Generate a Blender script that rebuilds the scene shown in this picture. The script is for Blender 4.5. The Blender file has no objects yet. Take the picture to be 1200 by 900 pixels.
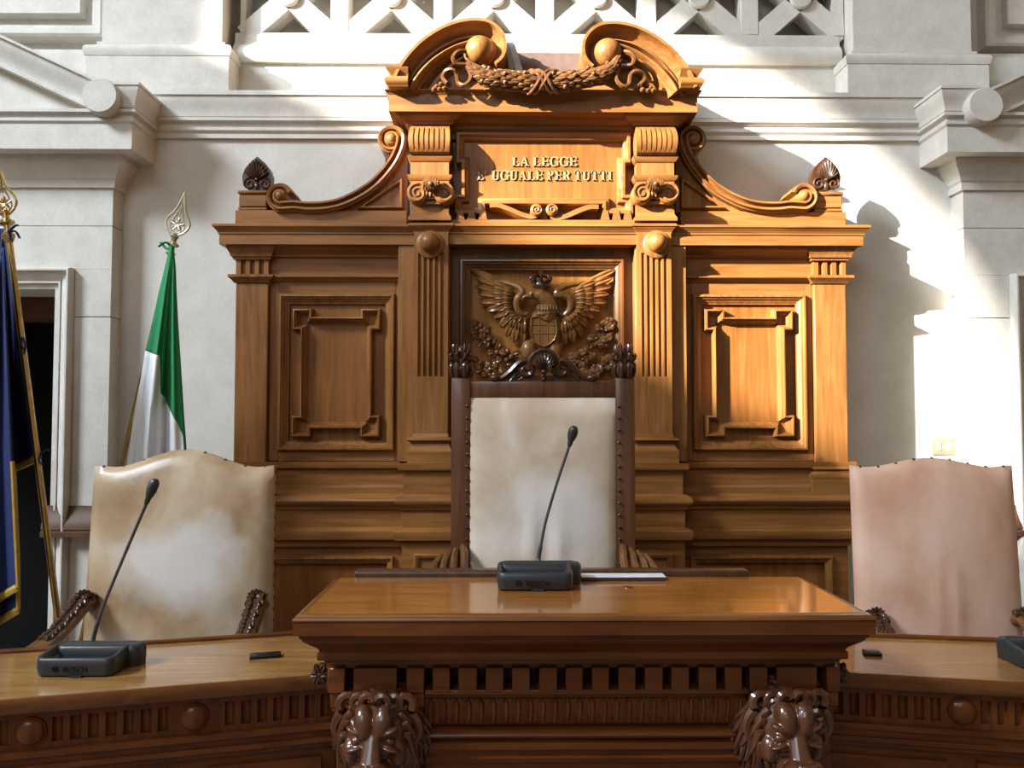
import bpy, bmesh, math, random
from mathutils import Vector, Matrix, Euler
random.seed(7)
PI = math.pi
S = bpy.context.scene
COL = S.collection

# ------------------------------------------------------------------ camera
F = 980.0                      # focal length in pixels of a 1200 px wide frame
CZ = 1.40                      # eye height above the dais floor
PITCH = math.atan((491 - 450) / F)
YAW = math.atan((600 - 590) / F)
cam = bpy.data.cameras.new('camera')
cam.sensor_fit = 'HORIZONTAL'; cam.sensor_width = 36.0; cam.lens = 36.0 * F / 1200.0
cam.clip_start = 0.05; cam.clip_end = 100
camo = bpy.data.objects.new('camera', cam); COL.objects.link(camo)
camo.location = (0, 0, CZ)
camo.rotation_euler = Euler((PI / 2 + PITCH, 0, -YAW), 'XYZ')
S.camera = camo
RM = camo.rotation_euler.to_matrix()

# ------------------------------------------------------------------ light
w = bpy.data.worlds.new('world'); S.world = w; w.use_nodes = True
bg = w.node_tree.nodes['Background']
bg.inputs[0].default_value = (1.0, 0.76, 0.48, 1); bg.inputs[1].default_value = 0.28
SUN = Vector((1.4, 0.85, -0.65)).normalized()
sl = bpy.data.lights.new('sun', 'SUN'); sl.energy = 30.0; sl.angle = math.radians(0.9); sl.color = (1.0, 0.94, 0.84)
so = bpy.data.objects.new('sun', sl); COL.objects.link(so)
so.rotation_euler = SUN.to_track_quat('-Z', 'Y').to_euler(); so.location = (-12, -6, 8)
al = bpy.data.lights.new('window_skylight', 'AREA'); al.shape = 'RECTANGLE'; al.size = 2.5; al.size_y = 2.0
al.energy = 1550; al.color = (0.78, 0.89, 1.0)
ao = bpy.data.objects.new('window_skylight', al); COL.objects.link(ao)
ao.location = (-7.6, -1.3, 8.0)
ao.rotation_euler = (Vector((0.3, 3.4, 1.9)) - ao.location).to_track_quat('-Z', 'Y').to_euler()
al2 = bpy.data.lights.new('added_front_fill', 'AREA'); al2.shape = 'RECTANGLE'; al2.size = 4.5; al2.size_y = 3.0  # added front lamp to even the fill on the right; no window stands there
al2.energy = 190; al2.color = (0.80, 0.90, 1.0)
ao2 = bpy.data.objects.new('added_front_fill', al2); COL.objects.link(ao2)
ao2.location = (-2.6, -4.6, 6.2)
ao2.rotation_euler = (Vector((0.6, 3.4, 1.6)) - ao2.location).to_track_quat('-Z', 'Y').to_euler()
S.view_settings.view_transform = 'Standard'; S.view_settings.look = 'None'
S.view_settings.gamma = 1; S.view_settings.use_curve_mapping = False
S.view_settings.exposure = 0.0

# ------------------------------------------------------------------ pixel -> place helpers (real distances)
def ray(px, py):
    return RM @ Vector(((px - 600) / F, (450 - py) / F, -1.0))
def P(px, py, Y):
    d = ray(px, py); t = Y / d.y
    return Vector((d.x * t, Y, CZ + d.z * t))
def X(px, py, Y): return P(px, py, Y).x
def Z(py, Y, px=635): return P(px, py, Y).z
def on_z(px, py, z):
    d = ray(px, py); t = (z - CZ) / d.z
    return Vector((d.x * t, d.y * t, z))
def hx(pl, pr, py, Y): return (X(pr, py, Y) - X(pl, py, Y)) / 2

# ------------------------------------------------------------------ materials
def nmat(name): 
    m = bpy.data.materials.new(name); m.use_nodes = True
    nt = m.node_tree; b = nt.nodes['Principled BSDF']
    return m, nt, b
def wood(name, c1, c2, grain='Z', rough=0.42, coat=0.06, bump=0.08, spec=0.28):
    m, nt, b = nmat(name); N = nt.nodes.new; L = nt.links.new
    tc = N('ShaderNodeTexCoord'); mp = N('ShaderNodeMapping')
    s = {'Z': (30, 30, 2.2), 'X': (2.2, 30, 30), 'Y': (30, 2.2, 30)}[grain]
    mp.inputs['Scale'].default_value = s
    L(tc.outputs['Object'], mp.inputs['Vector'])
    n1 = N('ShaderNodeTexNoise'); n1.inputs['Scale'].default_value = 1.6; n1.inputs['Detail'].default_value = 7; n1.inputs['Distortion'].default_value = 0.7
    L(mp.outputs[0], n1.inputs['Vector'])
    n2 = N('ShaderNodeTexNoise'); n2.inputs['Scale'].default_value = 3.0; n2.inputs['Detail'].default_value = 3
    L(tc.outputs['Object'], n2.inputs['Vector'])
    mx = N('ShaderNodeMath'); mx.operation = 'ADD'; 
    h = N('ShaderNodeMath'); h.operation = 'MULTIPLY'; h.inputs[1].default_value = 0.6
    L(n2.outputs['Fac'], h.inputs[0]); L(n1.outputs['Fac'], mx.inputs[0]); L(h.outputs[0], mx.inputs[1])
    cr = N('ShaderNodeValToRGB'); cr.color_ramp.elements[0].position = 0.55; cr.color_ramp.elements[1].position = 1.05
    cr.color_ramp.elements[0].color = (*c1, 1); cr.color_ramp.elements[1].color = (*c2, 1)
    L(mx.outputs[0], cr.inputs['Fac']); L(cr.outputs['Color'], b.inputs['Base Color'])
    b.inputs['Roughness'].default_value = rough
    b.inputs['Specular IOR Level'].default_value = spec; b.inputs['Coat Weight'].default_value = coat; b.inputs['Coat Roughness'].default_value = 0.10
    if bump:
        bp = N('ShaderNodeBump'); bp.inputs['Strength'].default_value = bump; bp.inputs['Distance'].default_value = 0.002
        L(n1.outputs['Fac'], bp.inputs['Height']); L(bp.outputs[0], b.inputs['Normal'])
    return m
def stone(name, c1, c2, scale=9, rough=0.7):
    m, nt, b = nmat(name); N = nt.nodes.new; L = nt.links.new
    tc = N('ShaderNodeTexCoord')
    n1 = N('ShaderNodeTexNoise'); n1.inputs['Scale'].default_value = scale; n1.inputs['Detail'].default_value = 9; n1.inputs['Roughness'].default_value = 0.65
    n2 = N('ShaderNodeTexNoise'); n2.inputs['Scale'].default_value = 90; n2.inputs['Detail'].default_value = 3
    L(tc.outputs['Object'], n1.inputs['Vector']); L(tc.outputs['Object'], n2.inputs['Vector'])
    ad = N('ShaderNodeMath'); ad.operation = 'ADD'; sc = N('ShaderNodeMath'); sc.operation = 'MULTIPLY'; sc.inputs[1].default_value = 0.4
    L(n2.outputs['Fac'], sc.inputs[0]); L(n1.outputs['Fac'], ad.inputs[0]); L(sc.outputs[0], ad.inputs[1])
    cr = N('ShaderNodeValToRGB'); cr.color_ramp.elements[0].position = 0.45; cr.color_ramp.elements[1].position = 0.95
    cr.color_ramp.elements[0].color = (*c1, 1); cr.color_ramp.elements[1].color = (*c2, 1)
    L(ad.outputs[0], cr.inputs['Fac']); L(cr.outputs['Color'], b.inputs['Base Color'])
    b.inputs['Roughness'].default_value = rough; b.inputs['Specular IOR Level'].default_value = 0.25
    bp = N('ShaderNodeBump'); bp.inputs['Strength'].default_value = 0.12; bp.inputs['Distance'].default_value = 0.003
    L(n2.outputs['Fac'], bp.inputs['Height']); L(bp.outputs[0], b.inputs['Normal'])
    return m
def leather(name, c1, c2, c3, rough=0.45, patch=None, worn=(0.60, 0.57, 0.54)):
    m, nt, b = nmat(name); N = nt.nodes.new; L = nt.links.new
    tc = N('ShaderNodeTexCoord'); mp = N('ShaderNodeMapping'); mp.inputs['Scale'].default_value = (1, 1, 0.8)
    L(tc.outputs['Object'], mp.inputs['Vector'])
    n1 = N('ShaderNodeTexNoise'); n1.inputs['Scale'].default_value = 4.2; n1.inputs['Detail'].default_value = 8; n1.inputs['Distortion'].default_value = 0.4
    L(mp.outputs[0], n1.inputs['Vector'])
    cr = N('ShaderNodeValToRGB'); e = cr.color_ramp.elements
    e[0].position = 0.33; e[0].color = (*c1, 1); e[1].position = 0.68; e[1].color = (*c3, 1)
    k = e.new(0.5); k.color = (*c2, 1)
    L(n1.outputs['Fac'], cr.inputs['Fac']); L(cr.outputs['Color'], b.inputs['Base Color'])
    if patch:                    # rubbed pale area where backs have leaned on it
        pc, pr = patch
        m2 = N('ShaderNodeMapping'); m2.vector_type = 'POINT'
        m2.inputs['Scale'].default_value = (1 / pr[0], 0.0, 1 / pr[1]); m2.inputs['Location'].default_value = (-pc[0] / pr[0], 0, -pc[1] / pr[1])
        L(tc.outputs['Object'], m2.inputs['Vector'])
        nd = N('ShaderNodeTexNoise'); nd.inputs['Scale'].default_value = 6; nd.inputs['Detail'].default_value = 8; L(tc.outputs['Object'], nd.inputs['Vector'])
        va = N('ShaderNodeVectorMath'); va.operation = 'SCALE'; va.inputs['Scale'].default_value = 1.3; L(nd.outputs['Color'], va.inputs[0])
        vb = N('ShaderNodeVectorMath'); vb.operation = 'SUBTRACT'; vb.inputs[1].default_value = (.65, .65, .65); L(va.outputs[0], vb.inputs[0])
        vc = N('ShaderNodeVectorMath'); vc.operation = 'ADD'; L(m2.outputs[0], vc.inputs[0]); L(vb.outputs[0], vc.inputs[1])
        gr = N('ShaderNodeTexGradient'); gr.gradient_type = 'SPHERICAL'; L(vc.outputs[0], gr.inputs['Vector'])
        rp = N('ShaderNodeValToRGB'); rp.color_ramp.elements[0].position = 0.05; rp.color_ramp.elements[1].position = 0.55
        rp.color_ramp.elements[1].color = (.85, .85, .85, 1); L(gr.outputs['Fac'], rp.inputs['Fac'])
        mm = N('ShaderNodeMix'); mm.data_type = 'RGBA'; L(rp.outputs['Color'], mm.inputs[0]); L(cr.outputs['Color'], mm.inputs[6]); mm.inputs[7].default_value = (*worn, 1)
        L(mm.outputs[2], b.inputs['Base Color'])
    n3 = N('ShaderNodeTexNoise'); n3.inputs['Scale'].default_value = 9; n3.inputs['Detail'].default_value = 10; n3.inputs['Roughness'].default_value = 0.65
    L(tc.outputs['Object'], n3.inputs['Vector'])
    bp = N('ShaderNodeBump'); bp.inputs['Strength'].default_value = 0.25; bp.inputs['Distance'].default_value = 0.012
    L(n3.outputs['Fac'], bp.inputs['Height']); L(bp.outputs[0], b.inputs['Normal'])
    b.inputs['Roughness'].default_value = rough
    return m
def plain(name, c, rough=0.5, metal=0.0, var=0.15, sc=30):
    m, nt, b = nmat(name); N = nt.nodes.new; L = nt.links.new
    n1 = N('ShaderNodeTexNoise'); n1.inputs['Scale'].default_value = sc; n1.inputs['Detail'].default_value = 4
    tc = N('ShaderNodeTexCoord'); L(tc.outputs['Object'], n1.inputs['Vector'])
    cr = N('ShaderNodeValToRGB'); e = cr.color_ramp.elements
    e[0].position = 0.3; e[1].position = 0.7
    e[0].color = (*[v * (1 - var) for v in c], 1); e[1].color = (*[min(1, v * (1 + var)) for v in c], 1)
    L(n1.outputs['Fac'], cr.inputs['Fac']); L(cr.outputs['Color'], b.inputs['Base Color'])
    b.inputs['Roughness'].default_value = rough; b.inputs['Metallic'].default_value = metal
    return m

M_STONE = stone('pale_stone', (0.50, 0.47, 0.42), (0.66, 0.63, 0.575))
M_PLASTER = stone('ivory_plaster', (0.52, 0.49, 0.435), (0.66, 0.63, 0.575), 5, 0.8)
M_BROWNSTONE = stone('brown_marble', (0.075, 0.034, 0.018), (0.15, 0.078, 0.046), 6, 0.5)
M_FLOOR = stone('floor_stone', (0.16, 0.11, 0.08), (0.24, 0.18, 0.13), 4, 0.4)
M_DARK = plain('dark_painted_room', (0.004, 0.0032, 0.0025), 1.0)  # near-black paint stands in for the darkness inside the doorways
WV = wood('honey_walnut_upright', (0.155, 0.056, 0.0125), (0.285, 0.122, 0.034), 'Z')
WH = wood('honey_walnut_lengthwise', (0.155, 0.056, 0.0125), (0.285, 0.122, 0.034), 'X')
WP = wood('orange_walnut_panel', (0.165, 0.056, 0.0110), (0.275, 0.110, 0.026), 'Z', 0.4)
WC = wood('carved_walnut', (0.075, 0.029, 0.010), (0.165, 0.072, 0.024), 'Z', 0.34, 0.25, 0.05)
WD = wood('dark_carved_walnut', (0.026, 0.011, 0.006), (0.070, 0.029, 0.014), 'Z', 0.32, 0.2, 0.05)
WCH = wood('dark_chair_walnut', (0.050, 0.018, 0.0085), (0.115, 0.045, 0.019), 'Z', 0.35, 0.3)
WM = wood('mid_brown_edge', (0.085, 0.027, 0.006), (0.17, 0.062, 0.015), 'X', 0.3, 0.3)
WE = wood('lightened_walnut_ground', (0.22, 0.08, 0.015), (0.42, 0.175, 0.036), 'Z', 0.38)  # panel wood lightened to make up for shade in the recessed bay
WG = wood('lightened_carving', (0.105, 0.043, 0.012), (0.25, 0.112, 0.032), 'Z', 0.33, 0.25, 0.05)  # carved walnut lightened so the eagle reads brighter in that shaded bay
WL = wood('varnished_red_carving', (0.040, 0.012, 0.005), (0.105, 0.033, 0.011), 'Z', 0.42, 1.0, 0.03)
WT = wood('polished_orange_top', (0.20, 0.060, 0.009), (0.36, 0.145, 0.026), 'X', 0.22, 0.8, 0.03)
WTS = wood('polished_tan_top', (0.20, 0.088, 0.024), (0.34, 0.18, 0.058), 'X', 0.22, 0.7, 0.03)
WR = wood('red_brown_desk', (0.060, 0.0150, 0.0028), (0.135, 0.038, 0.0070), 'X', 0.36, 0.2)
WRV = wood('red_brown_desk_upright', (0.060, 0.0150, 0.0028), (0.135, 0.038, 0.0070), 'Z', 0.36, 0.2)
L_CREAM = leather('cream_hide', (0.42, 0.295, 0.19), (0.54, 0.435, 0.335), (0.66, 0.58, 0.49), 0.42, ((.03, 1.06), (.26, .20)), (0.66, 0.62, 0.58))
L_TAN = leather('worn_tan_hide', (0.23, 0.135, 0.06), (0.39, 0.275, 0.165), (0.50, 0.42, 0.33), 0.38, ((.03, .96), (.27, .17)))
L_PINK = leather('pinkish_hide', (0.50, 0.27, 0.18), (0.60, 0.375, 0.275), (0.68, 0.48, 0.385), 0.6)
M_PALE = plain('pale_gilt', (0.60, 0.53, 0.40), 0.3, 0.9)
M_BRASS = plain('brass', (0.52, 0.38, 0.17), 0.25, 1.0)
M_NAIL = plain('dark_nail', (0.10, 0.065, 0.04), 0.35, 0.8)
M_BLACK = plain('black_plastic', (0.020, 0.022, 0.026), 0.38)
M_BLACKG = plain('black_emblem', (0.003, 0.003, 0.003), 0.3)
M_STEM = plain('grey_metal_stem', (0.10, 0.105, 0.115), 0.35, 0.7)
M_GREEN = plain('green_cloth', (0.012, 0.20, 0.062), 0.8, 0, 0.06)
M_WHITE = plain('white_cloth', (0.72, 0.73, 0.76), 0.8, 0, 0.03)
M_RED = plain('red_cloth', (0.45, 0.02, 0.02), 0.8, 0, 0.06)
M_BLUE = plain('blue_cloth', (0.0045, 0.013, 0.080), 0.75, 0, 0.1)
M_FRINGE = plain('gold_fringe', (0.42, 0.28, 0.05), 0.6, 0.3)
M_PAPER = plain('pale_cover', (0.62, 0.62, 0.66), 0.4)
M_INK = plain('dark_cover', (0.03, 0.02, 0.04), 0.5)
M_PLATE = plain('cream_plastic', (0.20, 0.16, 0.10), 0.5)
M_LETTER = plain('gilt_letters', (0.42, 0.28, 0.13), 0.4, 0.1)
M_GREY = plain('grey_board', (0.45, 0.45, 0.45), 0.6)
M_FELT = plain('brown_felt', (0.12, 0.075, 0.06), 0.9)

# ------------------------------------------------------------------ object helpers
OFF = {}
def root(name, loc, label, cat, group=None):
    o = bpy.data.objects.new(name, None); COL.objects.link(o); o.location = loc
    o['label'] = label; o['category'] = cat
    if group: o['group'] = group
    OFF[o] = Vector(loc); return o
def tag(o, label, cat, group=None):
    o['label'] = label; o['category'] = cat
    if group: o['group'] = group
    return o
def obj(name, bm, mat, parent=None, ang=38, origin=None):
    off = OFF[parent] if parent else Vector(origin if origin else (0, 0, 0))
    if off.length: bmesh.ops.translate(bm, verts=bm.verts, vec=-off)
    bmesh.ops.recalc_face_normals(bm, faces=bm.faces)
    me = bpy.data.meshes.new(name); bm.to_mesh(me); bm.free()
    me.materials.append(mat)
    for p in me.polygons: p.use_smooth = True
    me.set_sharp_from_angle(angle=math.radians(ang))
    o = bpy.data.objects.new(name, me); COL.objects.link(o)
    if parent: o.parent = parent
    else: o.location = off
    OFF[o] = off
    return o
def struct(name, bm, mat, parent=None):
    o = obj(name, bm, mat, parent); o['kind'] = 'structure'; return o
def islands(bm):
    seen = set(); out = []
    for v in bm.verts:
        if v in seen: continue
        st = [v]; comp = set()
        while st:
            q = st.pop()
            if q in comp: continue
            comp.add(q); st += [e.other_vert(q) for e in q.link_edges]
        seen |= comp; out.append(comp)
    return out
def obj_each(name, bm, mat, parent, ang=38):
    """one object for every separate piece of the mesh"""
    res = []
    for comp in islands(bm):
        b2 = NB(); mp = {v: b2.verts.new(v.co) for v in comp}
        for f in {f for v in comp for f in v.link_faces}: b2.faces.new([mp[v] for v in f.verts])
        res.append(obj(name, b2, mat, parent, ang))
    bm.free(); return res
def share(o, name, parent, loc):
    c = bpy.data.objects.new(name, o.data); COL.objects.link(c); c.parent = parent; c.location = loc; return c
def remesh(o, vox, smooth=2):
    m = o.modifiers.new('fuse', 'REMESH'); m.mode = 'VOXEL'; m.voxel_size = vox; m.use_smooth_shade = True
    if smooth:
        s = o.modifiers.new('soften', 'SMOOTH'); s.iterations = smooth; s.factor = 0.5
NB = bmesh.new
def box(bm, x0, x1, y0, y1, z0, z1, bev=0.0, seg=2):
    r = bmesh.ops.create_cube(bm, size=1)
    vs = r['verts']
    for v in vs:
        v.co = Vector((x0 + (v.co.x + .5) * (x1 - x0), y0 + (v.co.y + .5) * (y1 - y0), z0 + (v.co.z + .5) * (z1 - z0)))
    if bev:
        es = list({e for v in vs for e in v.link_edges})
        bmesh.ops.bevel(bm, geom=es, offset=bev, segments=seg, affect='EDGES', profile=0.5)
def sweep(bm, pts, prof, fn, closed=False, cap=True):
    """profile (offset to the right of travel, height) swept along a 2D path with mitred corners"""
    pts = [Vector(p) for p in pts]; n = len(pts); rings = []
    def nrm(a, b):
        t = (b - a); t.normalize(); return Vector((t.y, -t.x))
    for i in range(n):
        if closed or 0 < i < n - 1:
            n1 = nrm(pts[i - 1], pts[i]); n2 = nrm(pts[i], pts[(i + 1) % n])
            m = (n1 + n2) / max(0.25, 1 + n1.dot(n2))
        elif i == 0: m = nrm(pts[0], pts[1])
        else: m = nrm(pts[-2], pts[-1])
        rings.append([bm.verts.new(fn(pts[i] + m * o, h)) for o, h in prof])
    k = len(prof)
    for i in range(n if closed else n - 1):
        a, b = rings[i], rings[(i + 1) % n]
        for j in range(k):
            try: bm.faces.new((a[j], a[(j + 1) % k], b[(j + 1) % k], b[j]))
            except ValueError: pass
    if cap and not closed:
        for r in (rings[0], rings[-1]):
            try: bm.faces.new(r)
            except ValueError: pass
def plan(p, h): return Vector((p.x, p.y, h))
def face(Y): return lambda p, h: Vector((p.x, Y - h, p.y))
def cyma(p0, p1, n=6, flip=False):
    out = []
    for i in range(n + 1):
        t = i / n; s = t * t * (3 - 2 * t)
        if flip: out.append((p0[0] + (p1[0] - p0[0]) * t, p0[1] + (p1[1] - p0[1]) * s))
        else: out.append((p0[0] + (p1[0] - p0[0]) * s, p0[1] + (p1[1] - p0[1]) * t))
    return out
def bulge(p0, p1, d, n=6):
    a, b = Vector(p0), Vector(p1); t = b - a; nn = Vector((t.y, -t.x)).normalized()
    return [tuple(a + t * (i / n) + nn * d * math.sin(PI * i / n)) for i in range(n + 1)]
def prism(bm, poly, fn, d0, d1):
    a = [bm.verts.new(fn(Vector(p), d0)) for p in poly]; b = [bm.verts.new(fn(Vector(p), d1)) for p in poly]
    bm.faces.new(a); bm.faces.new(b)
    for i in range(len(poly)):
        j = (i + 1) % len(poly); bm.faces.new((a[i], a[j], b[j], b[i]))
def blob(bm, c, r, rot=None, seg=14):
    if not hasattr(r, '__len__'): r = (r, r, r)
    m = Matrix.Translation(c) @ (rot.to_matrix().to_4x4() if rot else Matrix.Identity(4)) @ Matrix.Diagonal((*r, 1))
    bmesh.ops.create_uvsphere(bm, u_segments=seg, v_segments=max(6, seg // 2 + 2), radius=1, matrix=m)
def tube(bm, path, rad, seg=8, flat=1.0, up=None, cap=True):
    path = [Vector(p) for p in path]; n = len(path)
    if not hasattr(rad, '__len__'): rad = [rad] * n
    rings = []; prev = None
    for i in range(n):
        t = (path[min(i + 1, n - 1)] - path[max(i - 1, 0)]).normalized()
        ref = Vector(up) if up else (prev if prev else (Vector((0, 0, 1)) if abs(t.z) < .9 else Vector((1, 0, 0))))
        b = t.cross(ref)
        if b.length < 1e-6: b = t.cross(Vector((1, 0.1, 0)))
        b.normalize(); u = b.cross(t).normalized(); prev = u
        rings.append([bm.verts.new(path[i] + (b * math.cos(2 * PI * k / seg) + u * flat * math.sin(2 * PI * k / seg)) * rad[i]) for k in range(seg)])
    for i in range(n - 1):
        for k in range(seg):
            bm.faces.new((rings[i][k], rings[i][(k + 1) % seg], rings[i + 1][(k + 1) % seg], rings[i + 1][k]))
    if cap:
        bm.faces.new(rings[0]); bm.faces.new(rings[-1])
def lathe(bm, prof, c, axis='Z', seg=20):
    c = Vector(c); rings = []
    for r, h in prof:
        ring = []
        for k in range(seg):
            a = 2 * PI * k / seg; u, v = r * math.cos(a), r * math.sin(a)
            d = {'Z': (u, v, h), 'Y': (u, -h, v), 'X': (h, u, v)}[axis]
            ring.append(bm.verts.new(c + Vector(d)))
        rings.append(ring)
    for a, b in zip(rings, rings[1:]):
        for k in range(seg): bm.faces.new((a[k], a[(k + 1) % seg], b[(k + 1) % seg], b[k]))
    bm.faces.new(rings[0]); bm.faces.new(rings[-1])
def smoothpath(pts, n=6):
    pts = [Vector(p) for p in pts]; out = []
    for i in range(len(pts) - 1):
        p0 = pts[max(i - 1, 0)]; p1 = pts[i]; p2 = pts[i + 1]; p3 = pts[min(i + 2, len(pts) - 1)]
        for k in range(n):
            t = k / n
            out.append(0.5 * ((2 * p1) + (p2 - p0) * t + (2 * p0 - 5 * p1 + 4 * p2 - p3) * t * t + (3 * p1 - p0 - 3 * p2 + p3) * t ** 3))
    out.append(pts[-1]); return out
def blade(bm, p0, p1, wd, th=0.006, up=(0, -1, 0), curl=0.0, base=0.5, n=7, lobes=0):
    p0, p1, up = Vector(p0), Vector(p1), Vector(up).normalized()
    t = (p1 - p0); ln = t.length; t.normalize(); s = t.cross(up).normalized()
    rows = []
    for i in range(n + 1):
        q = i / n
        f = (base + (1 - base) * min(1, q / 0.5)) if q < 0.65 else math.sqrt(max(0.02, 1 - ((q - 0.65) / 0.35) ** 2))
        if lobes: f *= 0.78 + 0.22 * math.cos(q * lobes * 2 * PI)
        c = p0 + t * ln * q + up * (curl * math.sin(PI * q * 0.9) + 0)
        hw = wd * f / 2
        rows.append([bm.verts.new(v) for v in (c - s * hw, c - s * hw * .5 + up * th * .8, c + up * th * 0.55, c + s * hw * .5 + up * th * .8, c + s * hw, c - up * th * .6)])
    for a, b in zip(rows, rows[1:]):
        for k in range(6): bm.faces.new((a[k], a[(k + 1) % 6], b[(k + 1) % 6], b[k]))
    bm.faces.new(rows[0]); bm.faces.new(rows[-1])
def spiral(c, r0, r1, a0, turns, n=28, Y=0.0):
    return [Vector((c[0] + (r0 + (r1 - r0) * i / n) * math.cos(a0 + turns * 2 * PI * i / n), Y,
                    c[1] + (r0 + (r1 - r0) * i / n) * math.sin(a0 + turns * 2 * PI * i / n))) for i in range(n + 1)]

# =================================================================== THE SETTING
AX = 0.163                      # axis of the panelling and the two stone portals
YW = 3.78                       # main wall face
def mir(pts): return [(2 * AX - x, y) for x, y in pts][::-1]

bm = NB(); box(bm, -9.06, 9, -14, 6, -0.1, 0); struct('floor', bm, M_FLOOR)
ZT = 6.0
# lower wall with ledge moulding
zl = Z(107, 3.712)
bm = NB(); box(bm, -1.95, 2.3, YW, YW + .5, 0, zl - .02); struct('wall_back', bm, M_PLASTER)
# cymatium strip running between the portals
def stone_cornice_prof(z0, z1, proj):
    h = z1 - z0
    return ([(0, z0), (.018, z0), (.018, z0 + .10 * h), (.03, z0 + .16 * h), (.03, z0 + .22 * h), (.022, z0 + .24 * h), (.022, z0 + .30 * h), (.045, z0 + .36 * h), (.045, z0 + .42 * h), (.036, z0 + .44 * h)]
            + cyma((.040, z0 + .46 * h), (proj - .008, z0 + .90 * h), 6) + [(proj, z0 + .90 * h), (proj, z1), (-.05, z1), (-.05, z0)])
PE = hx(136, 1134, 280, 3.68)   # portal pier inner edge
z0c = Z(162, 3.75); zl = Z(107, 3.712)
bm = NB(); sweep(bm, [(AX - 1.85, YW), (AX + 1.85, YW)], stone_cornice_prof(z0c, zl, .068), plan); struct('trim_1', bm, M_STONE)
# upper order: plinth, base moulding, lattice
YU = 3.87
zp = Z(76, YU); zb = Z(52, YU); zlat = Z(40, YU)
pierL = hx(283, 993, 60, 3.80)
bm = NB(); box(bm, AX - pierL, AX + pierL, YU, YU + .3, zl - .02, zp)
sweep(bm, [(AX - pierL - .02, YU), (AX + pierL + .02, YU)],
      [(-.05, zp), (.02, zp)] + bulge((.02, zp), (.02, zb - .015), .02, 6) + [(.014, zb - .015), (.014, zb - .003), (.006, zb - .003), (.006, zlat - .012), (.0, zlat - .012), (.0, zlat), (-.05, zlat)], plan)
struct('trim_2', bm, M_STONE)
# lattice balustrade
bm = NB()
zc = Z(-3, YU); hh = zc - zlat
pitch = (X(938, 0, YU) - X(338, 0, YU)) / 5
x_first = X(338, 0, YU)
pw = .085
box(bm, AX - pierL, AX + pierL, YU, YU + .11, zc + hh, zc + hh + .1)
nodes = [x_first + pitch * k for k in range(6)]
for k in range(7):
    xp = x_first + pitch * (k - .5)
    a, b = xp - pw / 2, xp + pw / 2
    if k == 0: a = AX - pierL
    if k == 6: b = AX + pierL
    box(bm, a, b, YU, YU + .11, zlat, zc + hh, .004, 1)
for xc in nodes:
    hw = pitch / 2 - pw / 2
    for sx in (-1, 1):
        d = Vector((hw * sx, hh)); ln = d.length; d.normalize(); q = Vector((-d.y, d.x)) * .047
        e0 = Vector((xc, zc)) - d * ln * 1.04; e1 = Vector((xc, zc)) + d * ln * 1.04
        prism(bm, [e0 - q, e1 - q, e1 + q, e0 + q], face(YU), -.10, -.003)
    lathe(bm, [(.052, -.05), (.052, .012), (.046, .018), (.0, .018)][:3] + [(.001, .018)], (xc, YU, zc), 'Y', 28)
struct('trim_3', bm, M_STONE)
bm = NB(); box(bm, -4.5, 4.8, YU + .16, YU + .3, zl - .02, ZT); struct('wall_back_upper', bm, M_PLASTER)
bm = NB(); box(bm, AX - pierL, AX + pierL, YU, YU + .2, zc + hh + .1, ZT); struct('trim_4', bm, M_STONE)
# piers of the upper order
def upper_pier(sgn, name):
    bm = NB(); Yp = 3.73
    xi = pierL - .0; xo = hx(105, 1166, 90, Yp)
    xs0, xs1 = sorted((AX + sgn * xi, AX + sgn * (xo)))
    zq = Z(67 if sgn < 0 else 73, Yp); zr = Z(47 if sgn < 0 else 54, Yp)
    box(bm, xs0, xs1, Yp, YU + .16, zl - .02, zq, .003, 1)
    box(bm, xs0 - .005, xs1 + .005, Yp - .015, YU + .1, zl - .02, zl + .012)
    path = [(xs0, YU + .16), (xs0, Yp), (xs1, Yp), (xs1, YU + .16)]
    sweep(bm, path, [(-.04, zq), (.002, zq)] + bulge((.002, zq), (-.028, zr - .018), .022, 6) + [(-.035, zr - .018), (-.035, zr), (-.06, zr)], plan)
    box(bm, xs0 + .05, xs1 - .05, Yp + .05, YU + .16, zr - .01, ZT, .003, 1)
    struct(name, bm, M_STONE)
    # framed panel beyond the pier
    bm = NB(); Yq = YU + .1
    if sgn < 0: xa, xb = AX - 4.2, X(123, 30, Yq)
    else: xa, xb = X(1153, 30, Yq), AX + 4.2
    za = Z(47 if sgn < 0 else 53, Yq)
    pts = [(xa, za), (xb, za), (xb, ZT - .3), (xa, ZT - .3)]
    sweep(bm, pts, [(0, -.02), (0, .075), (-.012, .085), (-.035, .085), (-.04, .06), (-.062, .06), (-.066, .02), (-.115, .02), (-.115, -.02)], face(YU + .16), closed=True)
    box(bm, xa + .11, xb - .11, YU + .16 - .075, YU + .17, za + .11, ZT - .41, .004, 1)
    # base strip below it
    x2, x3 = (AX - 4.2, AX - xo) if sgn < 0 else (AX + xo, AX + 4.2)
    box(bm, x2, x3, YU + .02, YU + .18, zl - .02, Z(62, YU)); box(bm, x2, x3, YU + .06, YU + .18, Z(62, YU), Z(54, YU))
    struct(name + '_panel', bm, M_STONE)
upper_pier(-1, 'wall_back_left_pier'); upper_pier(1, 'wall_back_right_pier')

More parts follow.
